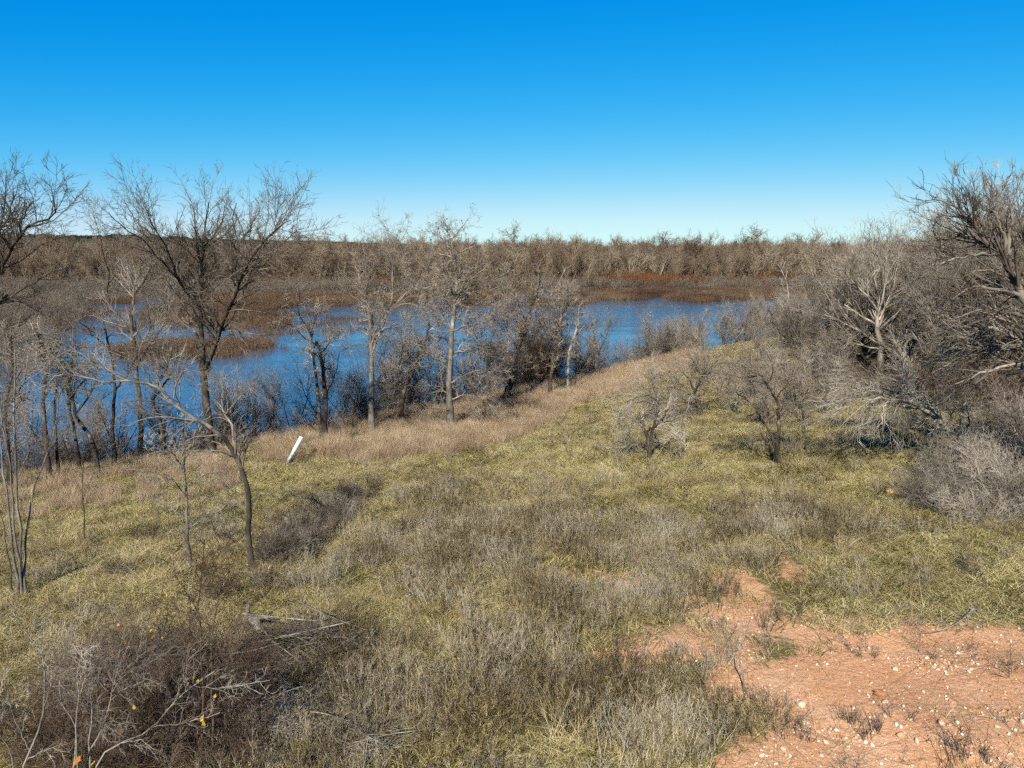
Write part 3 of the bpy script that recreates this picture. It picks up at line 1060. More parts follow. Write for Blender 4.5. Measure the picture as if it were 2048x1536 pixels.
# --- centre group on the bank
hero('bare_tree', 'pale straight trunked tree on the bank right of the white pipe', 'tree', (742, 866),
     [([(742, 866), (744, 783), (742, 708), (741, 671), (736, 617)], (.17, .11))],
     [([(736, 617), (729, 571), (723, 541), (716, 505), (722, 480)], (.08, .015)),
      ([(744, 705), (756, 677), (774, 626), (786, 593), (784, 550), (792, 500), (788, 470)], (.08, .015)),
      ([(746, 777), (771, 735), (798, 708), (838, 703), (860, 690)], (.06, .012)),
      ([(736, 617), (718, 600), (700, 590), (680, 575)], (.04, .012)),
      ([(774, 626), (800, 600), (828, 570), (840, 530)], (.04, .012)),
      ([(729, 571), (750, 530), (755, 490)], (.04, .012)),
      ([(742, 690), (715, 690), (690, 700)], (.03, .01))], LV_TWISTY, 41, B2, TG, 0.0058, dens=1.05)
hero('bare_tree', 'twin stemmed dark tree behind the white pipe', 'tree', (648, 880),
     [([(650, 880), (650, 813), (647, 753), (641, 711), (633, 682)], (.17, .08)),
      ([(641, 880), (640, 844), (632, 753), (626, 711), (623, 677), (610, 648)], (.11, .05))],
     [([(642, 712), (664, 678), (690, 662)], (.05, .012)), ([(633, 690), (610, 676), (588, 655), (560, 640)], (.05, .012)),
      ([(623, 677), (630, 640), (640, 600)], (.04, .012)), ([(650, 800), (672, 740), (680, 700)], (.04, .012)),
      ([(610, 648), (596, 620), (600, 585)], (.03, .012))], LV_TWISTY, 42, B1, TG, 0.0058, dens=1.3)
hero('bare_tree', 'dark trunk leaning right beside the pale straight trunk', 'tree', (801, 850),
     [([(801, 850), (807, 783), (823, 747), (838, 717), (850, 686)], (.18, .1))],
     [([(850, 686), (858, 650), (850, 610), (862, 565), (855, 520)], (.08, .012)), ([(838, 717), (870, 690), (890, 660)], (.05, .012)),
      ([(807, 783), (798, 740), (806, 700), (800, 650)], (.05, .012)), ([(823, 747), (816, 700), (824, 650)], (.05, .012))],
     LV_TWISTY, 43, B1, TG, 0.0058, dens=1.4)
hero('bare_tree', 'densest twiggy tree in the middle of the bank, its top fork above the horizon', 'tree', (902, 862),
     [([(902, 862), (898, 768), (901, 708), (904, 662), (910, 602), (913, 556), (907, 510), (903, 488)], (.2, .06))],
     [([(903, 490), (895, 460), (888, 438)], (.045, .01)), ([(903, 490), (917, 462), (938, 436)], (.045, .01)),
      ([(905, 500), (880, 475), (850, 458)], (.035, .01)), ([(910, 602), (940, 570), (975, 555), (1000, 530)], (.06, .012)),
      ([(904, 662), (940, 650), (980, 640), (1010, 610)], (.06, .012)), ([(904, 660), (880, 620), (860, 590), (840, 580)], (.05, .012)),
      ([(901, 708), (940, 700), (985, 712), (1020, 700)], (.06, .012)), ([(898, 768), (930, 750), (970, 742), (1005, 760)], (.06, .012)),
      ([(899, 790), (870, 770), (845, 780)], (.05, .012)), ([(900, 740), (870, 720), (850, 700)], (.05, .012)),
      ([(899, 800), (935, 790), (970, 800), (990, 830)], (.05, .012)), ([(900, 820), (870, 815), (845, 825)], (.04, .012)),
      ([(911, 570), (890, 545), (870, 520)], (.04, .01)), ([(913, 556), (935, 530), (950, 500)], (.04, .01))],
     LV_TWISTY, 44, B2, TG, 0.0058, dens=1.45, leaves=(1500, .045, M['leaf_brown']))
hero('bare_tree', 'thick vine wrapped trunk leaning right of the densest twiggy tree', 'tree', (1010, 806),
     [([(1010, 806), (1022, 760), (1035, 723), (1041, 677), (1050, 640)], (.26, .13))],
     [([(1050, 640), (1068, 600), (1080, 560), (1076, 530)], (.08, .015)), ([(1041, 677), (1070, 650), (1100, 640)], (.07, .015)),
      ([(1038, 700), (1015, 660), (1000, 620), (1004, 580)], (.07, .015)), ([(1030, 740), (1060, 730), (1090, 740)], (.06, .012)),
      ([(1020, 765), (990, 750), (970, 760)], (.05, .012)), ([(1050, 640), (1035, 600), (1040, 560)], (.05, .012))],
     LV_TWISTY, 45, B1, TG, 0.007, dens=1.5, leaves=(1300, .055, M['leaf_brown']))
hero('bare_tree', 'slim dark tree at the water edge right of the vine wrapped trunk', 'tree', (1097, 796),
     [([(1097, 796), (1104, 738), (1110, 686), (1120, 640)], (.15, .07))],
     [([(1110, 686), (1090, 650), (1085, 610)], (.05, .012)), ([(1120, 640), (1135, 600), (1130, 560)], (.05, .012)),
      ([(1104, 738), (1130, 700), (1150, 680)], (.05, .012))], LV_TWISTY, 46, B1, TG, 0.007, dens=1.5)
hero('bare_tree', 'slim pale trunked tree at the water edge left of the shore thicket', 'tree', (1137, 786),
     [([(1137, 786), (1137, 708), (1146, 680), (1156, 645), (1160, 610)], (.12, .05))],
     [([(1146, 680), (1170, 650), (1200, 640)], (.05, .012)), ([(1156, 645), (1140, 610), (1145, 580)], (.04, .012))],
     LV_TWISTY, 47, B3, TG, 0.007, dens=1.4)

# --- right slope
hero('bent_tree', 'low broken tree with bent over bare branches on the open grass', 'tree', (1301, 920),
     [([(1301, 920), (1297, 888), (1291, 864), (1285, 846), (1276, 836)], (.1, .05)),
      ([(1300, 915), (1304, 870), (1311, 840), (1317, 814), (1316, 798)], (.08, .04))],
     [([(1292, 864), (1301, 857), (1311, 852), (1326, 836), (1334, 818)], (.05, .015)),
      ([(1317, 814), (1301, 806), (1282, 804), (1262, 812), (1250, 826)], (.03, .008)),
      ([(1316, 800), (1295, 792), (1272, 795), (1250, 806)], (.03, .008)),
      ([(1316, 798), (1308, 780), (1305, 765), (1300, 738)], (.035, .01)),
      ([(1297, 888), (1275, 886), (1256, 892), (1234, 904)], (.03, .008)),
      ([(1276, 836), (1262, 850), (1260, 870), (1264, 890)], (.03, .008)),
      ([(1311, 840), (1340, 842), (1362, 835), (1368, 860)], (.025, .008)),
      ([(1276, 836), (1300, 826), (1318, 832)], (.035, .01))], LV_DROOP, 51, B1, TP, 0.0062, dens=1.2, reach=1.1, thin=0.8)
hero('arched_tree', 'small dark trunk with a limb arching right, behind the bent over tree', 'tree', (1405, 832),
     [([(1405, 832), (1396, 808), (1389, 788)], (.12, .07))],
     [([(1389, 788), (1408, 748), (1440, 726), (1480, 728), (1502, 745)], (.06, .012)),
      ([(1400, 818), (1375, 805), (1345, 802), (1322, 792)], (.05, .01)),
      ([(1393, 800), (1370, 785), (1340, 775), (1310, 778)], (.04, .01)),
      ([(1389, 788), (1380, 760), (1360, 740)], (.04, .01)), ([(1408, 748), (1430, 745), (1445, 760)], (.03, .01))],
     LV_DROOP, 52, B1, TG, 0.0062, dens=0.9, reach=1.25, thin=0.85)
hero('gnarled_tree', 'three stemmed gnarled tree casting a shadow on the right slope', 'tree', (1562, 928),
     [([(1562, 928), (1555, 908), (1555, 884), (1557, 859), (1559, 840), (1554, 816), (1552, 798)], (.11, .06)),
      ([(1558, 925), (1543, 901), (1530, 881), (1521, 866)], (.06, .03)),
      ([(1556, 908), (1546, 880), (1538, 862), (1529, 847), (1517, 827), (1508, 812)], (.06, .03))],
     [([(1552, 798), (1544, 788), (1534, 770), (1520, 752), (1500, 742)], (.05, .01)),
      ([(1552, 798), (1560, 784), (1574, 770), (1580, 745)], (.04, .01)),
      ([(1508, 812), (1490, 795), (1470, 785), (1445, 790)], (.04, .01)), ([(1517, 827), (1500, 830), (1480, 845)], (.03, .01)),
      ([(1534, 770), (1545, 745), (1540, 715)], (.03, .01)), ([(1520, 752), (1490, 755), (1460, 750)], (.03, .01)),
      ([(1508, 812), (1510, 780), (1495, 750)], (.03, .01))], LV_DROOP, 53, B1, TG, 0.006, dens=1.1, reach=1, thin=0.7)
hero('gnarled_tree', 'slim lichen spotted tree right of the three stemmed tree', 'tree', (1617, 906),
     [([(1617, 906), (1611, 871), (1607, 847), (1606, 828), (1604, 819)], (.085, .055))],
     [([(1604, 819), (1606, 797), (1604, 785), (1600, 765)], (.035, .01)), ([(1604, 819), (1591, 806), (1574, 791)], (.035, .01)),
      ([(1606, 797), (1614, 778), (1616, 758)], (.025, .008)), ([(1607, 847), (1590, 832), (1575, 818)], (.025, .008)),
      ([(1612, 880), (1595, 873), (1575, 872)], (.02, .006))], LV_TWISTY, 54, B2, TG, 0.006, dens=1.6, thin=0.7, reach=1.1)
hero('gnarled_tree', 'dark crooked tree bending left at the top of the slope', 'tree', (1614, 748),
     [([(1614, 748), (1608, 708), (1586, 688), (1560, 668)], (.15, .06))],
     [([(1560, 668), (1545, 640), (1540, 610)], (.05, .012)), ([(1586, 688), (1580, 650), (1590, 615)], (.05, .012)),
      ([(1608, 708), (1630, 680), (1650, 660)], (.05, .012))], LV_TWISTY, 55, B1, TG, 0.007, dens=1.8, reach=1.1, thin=.7)
hero('dead_snag', 'pale dead snag standing against the right end of the water', 'tree', (1574, 690),
     [([(1574, 690), (1573, 639), (1577, 587), (1570, 557), (1557, 530)], (.12, .03))],
     [([(1577, 590), (1590, 560), (1600, 540)], (.04, .012)), ([(1573, 620), (1562, 600), (1550, 595)], (.03, .012))],
     LV_TALL, 56, B3, TP, .009, dens=.4)
hero('fan_tree', 'grey tree with many pale limbs fanning up from a hidden base in the thicket', 'tree', (1762, 772),
     [([(1762, 772), (1760, 699), (1754, 651), (1755, 620)], (.2, .13))],
     [([(1755, 625), (1740, 600), (1712, 570), (1686, 540), (1660, 500)], (.08, .015)), ([(1755, 620), (1735, 585), (1720, 545), (1700, 490)], (.07, .015)),
      ([(1756, 620), (1752, 575), (1745, 520), (1750, 470)], (.07, .015)), ([(1758, 640), (1782, 587), (1792, 550), (1800, 490)], (.07, .015)),
      ([(1757, 660), (1800, 620), (1830, 570), (1850, 520)], (.07, .015)), ([(1754, 651), (1720, 630), (1690, 610), (1660, 590), (1630, 555)], (.07, .015)),
      ([(1759, 690), (1715, 660), (1670, 638), (1620, 622), (1595, 600)], (.06, .015)), ([(1760, 700), (1720, 690), (1680, 685), (1640, 690)], (.06, .012)),
      ([(1755, 630), (1770, 570), (1772, 520), (1780, 465)], (.06, .015)), ([(1760, 680), (1810, 660), (1850, 630), (1890, 600)], (.06, .012)),
      ([(1720, 545), (1728, 500), (1722, 460)], (.04, .012)), ([(1686, 540), (1650, 530), (1620, 510)], (.04, .012))],
     LV_FAN, 57, B3, TG, 0.0065, dens=0.6, reach=.9)
hero('large_tree', 'large bare tree at the right edge, its dense crown rising high above the horizon', 'tree', (2150, 1010),
     [([(2150, 1010), (2140, 850), (2110, 720), (2075, 640)], (.24, .17))],
     [([(2075, 640), (2045, 593), (2028, 562), (2016, 525), (2000, 507), (1972, 487), (1930, 470), (1890, 455)], (.13, .015)),
      ([(2110, 720), (2090, 600), (2070, 520), (2060, 450), (2064, 410)], (.12, .015)),
      ([(2022, 540), (2010, 480), (1990, 430), (1980, 405), (1972, 388)], (.07, .012)),
      ([(2016, 525), (2020, 460), (2025, 415), (2033, 390)], (.07, .012)),
      ([(2000, 507), (1960, 470), (1930, 430), (1910, 395)], (.06, .012)),
      ([(1972, 487), (1940, 440), (1900, 410), (1870, 398)], (.05, .012)),
      ([(2045, 593), (2000, 580), (1950, 575), (1900, 600)], (.06, .012)),
      ([(2075, 640), (2020, 625), (1960, 620), (1910, 640)], (.06, .012)),
      ([(2000, 507), (1950, 510), (1900, 520), (1868, 540)], (.05, .012)),
      ([(2030, 566), (1990, 545), (1950, 545), (1910, 560)], (.05, .012)),
      ([(1990, 430), (1962, 415), (1942, 400)], (.04, .01)), ([(1930, 470), (1890, 480), (1860, 470)], (.04, .01))],
     LV_FAN, 58, B2, TD, 0.006, dens=1.1, deep=.7, reach=0.85)
hero('spreading_tree', 'tree at the right edge with long pale horizontal limbs drooping left', 'tree', (2170, 1000),
     [([(2170, 1000), (2150, 860), (2110, 740)], (.2, .13))],
     [([(2110, 740), (2048, 687), (2003, 702), (1967, 696), (1928, 692), (1894, 708), (1865, 730)], (.09, .012)),
      ([(2110, 740), (2050, 730), (2000, 735), (1950, 750), (1910, 770)], (.07, .012)),
      ([(2048, 687), (2000, 660), (1960, 655), (1915, 670), (1880, 690)], (.06, .012)),
      ([(2003, 702), (1970, 720), (1940, 745), (1915, 775)], (.04, .01)),
      ([(2080, 712), (2040, 660), (2000, 635), (1950, 620)], (.06, .012)),
      ([(1967, 696), (1935, 670), (1900, 660)], (.04, .01))], LV_DROOP, 59, B3, TG, 0.005, dens=1)
hero('leaning_tree', 'pale tree leaning far over to the left, its limbs combed parallel over the grass', 'tree', (1934, 920),
     [([(1934, 920), (1930, 885), (1916, 867), (1889, 853), (1870, 836)], (.13, .09))],
     [([(1870, 836), (1844, 816), (1815, 802), (1776, 799), (1721, 797), (1690, 800)], (.07, .01)),
      ([(1870, 836), (1835, 799), (1795, 787), (1756, 769), (1727, 758), (1700, 755)], (.06, .01)),
      ([(1880, 845), (1850, 805), (1820, 790), (1780, 778), (1740, 775), (1700, 780)], (.05, .01)),
      ([(1860, 830), (1820, 806), (1780, 800), (1745, 804), (1727, 828), (1707, 851)], (.045, .01)),
      ([(1889, 853), (1860, 800), (1830, 780), (1790, 760), (1750, 745)], (.045, .01)),
      ([(1830, 808), (1800, 820), (1775, 832)], (.03, .01)), ([(1776, 799), (1768, 815), (1763, 850)], (.025, .008)),
      ([(1918, 862), (1924, 830), (1930, 806)], (.035, .01)), ([(1922, 868), (1938, 848), (1937, 836)], (.05, .03)),
      ([(1900, 860), (1860, 858), (1830, 845), (1815, 870)], (.03, .008)),
      ([(1815, 802), (1770, 785), (1720, 785), (1670, 800), (1640, 815)], (.035, .008)),
      ([(1795, 787), (1740, 785), (1690, 795), (1655, 820)], (.035, .008))], LV_DROOP, 60, B3, TP, 0.004, dens=0.9, deep=.5)

# --- near shrubs at the bottom left, close under the camera
hero('near_shrub', 'pale crooked stem shrub in the bottom left corner', 'shrub', (40, 1640),
     [([(40, 1640), (48, 1536), (76, 1461), (88, 1413), (88, 1322), (70, 1286), (27, 1228)], (.016, .006)),
      ([(10, 1640), (30, 1560), (20, 1500), (0, 1470), (-30, 1400)], (.012, .005))],
     [([(70, 1286), (85, 1250), (80, 1215)], (.006, .003)), ([(88, 1413), (110, 1350), (130, 1310), (145, 1270)], (.007, .003)),
      ([(60, 1500), (30, 1440), (15, 1395)], (.007, .003)), ([(55, 1520), (90, 1500), (120, 1490)], (.006, .003)),
      ([(88, 1340), (50, 1310), (10, 1290)], (.006, .003))], LV_NEAR, 71, B3, TG, .0022, dens=1.0, rough=.006)
hero('near_shrub', 'forked pale stem shrub right of the bottom left corner, yellow leaves below', 'shrub', (160, 1640),
     [([(150, 1640), (148, 1536), (150, 1452), (122, 1404), (118, 1360)], (.013, .006)),
      ([(155, 1640), (156, 1536), (152, 1440), (158, 1390), (155, 1340), (172, 1290)], (.012, .005)),
      ([(175, 1640), (180, 1536), (178, 1480), (185, 1420), (182, 1389), (180, 1330), (178, 1285)], (.012, .005))],
     [([(180, 1500), (200, 1470), (224, 1392), (230, 1343), (251, 1253)], (.011, .004)),
      ([(182, 1389), (200, 1340), (230, 1310), (260, 1290)], (.006, .003)),
      ([(224, 1392), (270, 1370), (305, 1350)], (.006, .003)), ([(158, 1390), (175, 1340), (180, 1300)], (.005, .003)),
      ([(122, 1404), (100, 1370), (95, 1330)], (.005, .003))], LV_NEAR, 72, B3, TG, .0022, dens=1.0, rough=.006)
hero('near_shrub', 'long pale stem sweeping right from the bottom left shrubs', 'shrub', (190, 1640),
     [([(185, 1640), (197, 1525), (236, 1489), (303, 1455), (348, 1407), (387, 1371), (430, 1340)], (.012, .005))],
     [([(236, 1489), (280, 1480), (310, 1500)], (.006, .003)), ([(303, 1455), (340, 1450), (395, 1440), (440, 1425)], (.006, .003)),
      ([(348, 1407), (370, 1350), (375, 1310)], (.006, .003)), ([(387, 1371), (450, 1375), (540, 1360)], (.005, .003))],
     LV_NEAR, 73, B3, TG, .0022, dens=.8, rough=.006)
hero('near_sapling', 'reddish upright sapling stem rising from the dark brush at lower left', 'tree', (405, 1560),
     [([(406, 1560), (405, 1440), (404, 1374), (403, 1283), (395, 1222), (400, 1171), (407, 1116), (410, 1080)], (.02, .005))],
     [([(396, 1222), (366, 1174), (348, 1147), (346, 1100)], (.009, .003)), ([(403, 1290), (360, 1230), (320, 1200)], (.008, .003)),
      ([(404, 1374), (440, 1340), (500, 1330), (560, 1320)], (.008, .003)), ([(404, 1330), (350, 1290), (300, 1270)], (.008, .003)),
      ([(405, 1420), (450, 1400), (520, 1395)], (.008, .003))], LV_NEAR, 74, TR, TR, .0025, dens=.9, rough=.008)
hero('near_sapling', 'second reddish sapling stem just right of the first at lower left', 'tree', (428, 1560),
     [([(428, 1560), (424, 1440), (424, 1313), (424, 1259), (436, 1192), (442, 1140), (448, 1095)], (.018, .005))],
     [([(424, 1259), (460, 1225), (500, 1215)], (.007, .003)), ([(436, 1192), (452, 1150), (470, 1120)], (.007, .003)),
      ([(424, 1350), (480, 1345), (560, 1330)], (.007, .003)), ([(424, 1300), (400, 1250), (385, 1225)], (.007, .003))],
     LV_NEAR, 75, TR, TR, .0025, dens=.9, rough=.008)
hero('dead_sapling', 'grey dead sapling at the left edge of the red dirt', 'tree', (1487, 1385),
     [([(1487, 1388), (1485, 1350), (1480, 1310), (1490, 1270), (1500, 1235)], (.016, .005))],
     [([(1485, 1340), (1465, 1310), (1450, 1295)], (.006, .003)), ([(1481, 1310), (1470, 1280), (1452, 1270)], (.006, .003)),
      ([(1486, 1345), (1510, 1320), (1530, 1310)], (.006, .003)), ([(1484, 1290), (1478, 1255), (1484, 1225)], (.006, .003))],
     LV_NEAR, 76, B3, TG, .0022, dens=.8, rough=.005)

# ------------------------------------------------------------------ repeated trees, shrubs and woods
def gen_tree(seed, H, r0, stems, spread, nlimb, limb_len, limb_ang, lv, rmin, tone=False, t0=.25, up=.06, wob=.10):
    """meshes of one bare tree standing at the origin: trunk with limbs, and crown of twigs"""
    rng = np.random.default_rng(seed)
    a_ = rng.uniform(0, 6.28) + np.arange(stems) * 6.28 / max(stems, 1)
    P = np.stack([np.cos(a_) * r0, np.sin(a_) * r0, np.full(stems, -.2)], 1) * (1 if stems > 1 else 0) + np.array([0, 0, -.2 if stems == 1 else 0])
    D = np.stack([np.cos(a_) * spread, np.sin(a_) * spread, np.ones(stems)], 1) + rng.normal(0, .07, (stems, 3))
    n0, d0 = grow(rng, P, D, H * rng.uniform(.75, 1.0, stems), np.full(stems, r0) * rng.uniform(.7, 1, stems), 10, wob, .05, .15)
    p1 = spawn(rng, n0, d0, nlimb / H, t0, .95, limb_ang, limb_len, H * .15, H * .55, .55, rmin * 2)
    n1, d1 = grow(rng, *p1, 10, wob * 1.6, up, .25)
    bs = branch_out(rng, np.concatenate([n0, n1]), np.concatenate([d0, d1]), lv, rmin)
    tm = tube_mesh('trunk', [(n0, d0, 6), (n1, d1, 4)], rng)
    cm = tube_mesh('crown', bs, rng)
    return tm, cm


def put(kind, meshes, mats, label, cat, loc, group, rz, sc):
    root = thing(kind, label, cat, loc, group, rz, sc)
    for nm, me_, mt in zip(('trunk', 'crown'), meshes, mats):
        link(nm, me_, mt, root)
    return root


lv_thk = [(4.6, .12, (16, 50), .55, (.7, 2.2), .5, 6, .13, .05, 0, 3), (5.0, .1, (16, 50), .55, (.45, 1.3), .58, 4, .14, .04, 0, 3),
          (4.5, .1, (18, 52), .5, (.25, .7), .62, 2, .15, .03, 0, 3)]
lv_shr = [(10, .10, (18, 55), .55, (.25, .9), .5, 5, .16, .03, 0, 3), (11, .1, (18, 55), .55, (.15, .5), .58, 3, .18, .02, 0, 3),
          (8, .1, (20, 58), .5, (.1, .28), .62, 2, .2, .0, 0, 3)]
lv_mid = [(3.4, .12, (20, 60), .55, (.7, 2.0), .5, 6, .16, .05, 0, 3), (3.8, .1, (20, 60), .55, (.45, 1.2), .58, 4, .17, .03, 0, 3), (4.0, .1, (20, 60), .5, (.25, .65), .62, 2, .17, .02, 0, 3)]
THK = [gen_tree(200, 7.0, .11, 4, .42, 6, .5, (20, 50), lv_thk, .0065), gen_tree(201, 7.0, .13, 2, .35, 9, .5, (25, 60), lv_thk, .0065),
       gen_tree(202, 7.0, .10, 5, .5, 5, .45, (20, 50), lv_thk, .0065), gen_tree(203, 7.0, .14, 1, .2, 13, .55, (30, 65), lv_thk, .0065)]
SLIM = [gen_tree(206, 6.0, .08, 1, .2, 5, .4, (25, 60), lv_thk[:2], .008), gen_tree(207, 6.0, .07, 2, .25, 4, .4, (25, 60), lv_thk[:2], .008)]
MID = [gen_tree(220, 6.5, .085, 1, .2, 9, .5, (20, 55), lv_mid, .0058, False, .3), gen_tree(221, 6.5, .07, 3, .3, 5, .45, (20, 55), lv_mid, .0058, False, .3),
       gen_tree(222, 6.5, .08, 2, .25, 7, .5, (20, 60), lv_mid, .0058, False, .25)]
SHR = [gen_tree(210, 1.7, .020, 9, 1.1, 4, .5, (20, 60), lv_shr, .0034), gen_tree(211, 1.7, .018, 7, 1.5, 5, .5, (20, 60), lv_shr, .0034),
       gen_tree(212, 1.7, .018, 11, .9, 4, .5, (20, 60), lv_shr, .0034)]
lv_rsh = [(9, .1, (18, 55), .55, (.3, 1.0), .55, 5, .16, .04, 0, 3), (9, .1, (18, 60), .55, (.12, .5), .6, 3, .2, .03, 0, 3)]
RSH = [gen_tree(215, 1.7, .018, 8, .7, 5, .5, (18, 55), lv_rsh, .0042), gen_tree(216, 1.7, .016, 10, 1.0, 4, .5, (18, 60), lv_rsh, .0042)]
rr = random.Random(5)

thk_spots = [(1590, 700, .6), (1620, 720, .65), (1635, 760, .6), (1560, 715, .5), (1520, 725, .45), (1690, 720, .9), (1730, 740, 1.0), (1770, 720, 1.1), (1820, 715, 1.1), (1870, 750, 1.1), (1910, 715, 1.1), (1945, 770, 1.1), (1990, 715, 1.2), (2030, 760, 1.2), (1650, 690, .8), (1668, 735, .9), (1700, 700, .95), (1715, 765, .85), (1740, 715, 1.05), (1790, 745, 1.1), (1800, 690, 1.1), (1835, 790, .9),
             (1850, 730, 1.15), (1880, 690, 1.15), (1895, 780, 1.05), (1930, 740, 1.15), (1960, 690, 1.2), (1975, 790, 1.1), (2010, 740, 1.2),
             (2040, 800, 1.1), (2055, 700, 1.2), (2100, 760, 1.2), (1640, 655, .8), (1685, 655, .9), (1745, 650, 1.0), (1830, 655, 1.1), (1905, 650, 1.15),
             (1990, 650, 1.2), (2080, 655, 1.2), (2110, 850, 1.0), (2180, 820, 1.1), (1780, 670, 1.1), (1860, 665, 1.1), (1950, 665, 1.1), (2040, 665, 1.1)]
for k, (px, py, sc) in enumerate(thk_spots):
    g = G(px, py)
    put('thicket_tree', THK[k % 4], (B2, (TG, TG, TD)[k % 3]), 'grey bare tree in the tangled thicket on the right bank', 'tree', g, 'trees of the right hand thicket',
        rr.uniform(0, 6.28), sc * rr.uniform(.92, 1.08))
# small trees along the shore
cum = np.concatenate([[0], np.cumsum(np.linalg.norm(np.diff(SHORE, axis=0), axis=1))])


def shore_pt(px_lo, px_hi, inland):
    for _ in range(200):
        u = rr.uniform(0, cum[-1])
        p = np.array([np.interp(u, cum, SHORE[:, 0]), np.interp(u, cum, SHORE[:, 1])])
        p = p + np.array([.73, -.68]) * inland
        q = 1024 + FPX * p[0] / (p[1] * _cp)
        if px_lo < q < px_hi:
            break
    return np.array([p[0], p[1], max(gz(p[0], p[1]), -.3)])


for k in range(44):
    put('shore_tree', (MID + THK)[rr.randrange(7)], (B1, TG), 'small bare tree crowding the water edge right of the centre group', 'tree',
        shore_pt(1150, 1620, rr.uniform(-.5, 2.5)), 'small trees along the far part of the bank', rr.uniform(0, 6.28), rr.uniform(.38, .72))
for k in range(26):
    put('shore_tree', (MID + SLIM)[k % 5], (B1, TG), 'small bare tree among the slim trunks on the left bank', 'tree',
        shore_pt(-120, 560, rr.uniform(-1.0, 1.5)), 'small trees along the left bank', rr.uniform(0, 6.28), rr.uniform(.5, .85))
for k in range(34):
    put('shore_tree', (MID + MID + SLIM)[rr.randrange(8)], (B1, (TG, TR, TD, TG)[k % 4]), 'small bare tree among the centre group on the bank', 'tree',
        shore_pt(600, 1120, rr.uniform(-.5, 1.0)), 'small trees of the centre group', rr.uniform(0, 6.28), rr.uniform(.45, .85))
for k in range(12):
    put('bank_tree', (MID + THK)[rr.randrange(7)], (B1, (TR, TG, TR)[k % 3]), 'brown twigged bare tree thickening the middle of the bank', 'tree',
        shore_pt(800, 1110, rr.uniform(-.8, 1.2)), 'brown twigged trees in the middle of the bank', rr.uniform(0, 6.28), rr.uniform(.5, .85))
for k in range(45):
    put('bank_shrub', SHR[rr.randrange(3)], (TD, (TD, TG, TR)[k % 3]), 'low dark bare shrub at the foot of the bank trees', 'shrub',
        shore_pt(-60, 1400, rr.uniform(.1, 1.2)), 'low shrubs along the bank', rr.uniform(0, 6.28), rr.uniform(.8, 1.6))
for k, (px, py, sx_, sz_) in enumerate([(1345, 805, .5, .33), (1440, 795, .5, .36), (1470, 830, .42, .3), (1505, 795, .5, .4), (1530, 850, .36, .28), (1590, 815, .45, .38),
                                        (1640, 830, .5, .4), (1480, 770, .55, .42), (1560, 775, .5, .42), (1410, 770, .5, .36), (1640, 790, .55, .5)]):
    put('knoll_tree', (MID + THK)[k % 7], (B1, TG), 'low spreading bare tree in the tangle at the top of the knoll', 'tree', G(px, py),
        'low spreading trees on the knoll', rr.uniform(0, 6.28), (sx_, sx_, sz_))
# brush at the lower right below the thicket
for k, (px, py, sc) in enumerate([(1870, 1010, .8), (1905, 1030, .7), (1930, 985, 1.0), (1960, 1040, .8), (1990, 1000, 1.1), (2030, 1030, 1.1), (2060, 990, 1.2),
                                  (1900, 960, .8), (1950, 950, 1.0), (2000, 950, 1.2), (2050, 940, 1.3), (1985, 905, 1.2), (2040, 890, 1.4), (1860, 960, .55),
                                  (1840, 1005, .5), (2085, 1045, 1.0), (1890, 880, .6), (2095, 930, 1.4), (1800, 860, .55), (1760, 850, .5), (1840, 850, .7)]):
    put('brush_shrub', SHR[k % 3], (TG, (TG, TP, TG)[k % 3]), 'tangled grey brush shrub below the thicket at the right edge', 'shrub', G(px, py),
        'brush shrubs at the lower right', rr.uniform(0, 6.28), sc)
for k, (px, py, sc) in enumerate([(1780, 800, 1.2), (1850, 805, 1.4), (1900, 810, 1.4), (1960, 825, 1.5), (2010, 830, 1.6), (2060, 850, 1.6), (1720, 790, 1.1),
                                  (1930, 780, 1.6), (2000, 780, 1.7), (1680, 770, 1.0), (1830, 770, 1.4), (2050, 780, 1.8)]):
    put('undergrowth_shrub', RSH[k % 2], (TR, TR), 'dark reddish undergrowth shrub beneath the thicket trees', 'shrub', G(px, py),
        'undergrowth shrubs of the thicket', rr.uniform(0, 6.28), sc)
# dark reddish brush at the lower left
for k, (px, py, sc) in enumerate([(170, 1490, .45), (230, 1450, .48), (290, 1510, .42), (340, 1460, .48), (150, 1420, .40), (250, 1380, .45), (330, 1380, .5), (390, 1430, .48),
                                  (80, 1530, .4), (370, 1550, .42), (210, 1580, .4), (430, 1500, .42), (290, 1330, .45), (400, 1350, .45), (110, 1600, .36), (310, 1610, .36), (440, 1200, .42), (130, 1470, .5), (200, 1400, .5), (270, 1450, .52),
                                  (340, 1520, .5), (370, 1400, .52), (310, 1420, .5), (180, 1540, .45), (250, 1540, .45), (430, 1430, .5), (460, 1460, .4), (500, 1500, .36), (520, 1400, .34), (60, 1440, .34), (480, 1560, .36)]):
    put('brush_shrub', RSH[k % 2], (TR, TR), 'dark reddish brush shrub in the thicket at the lower left', 'shrub', G(px, py),
        'brush shrubs at the lower left', rr.uniform(0, 6.28), sc * 1.45)
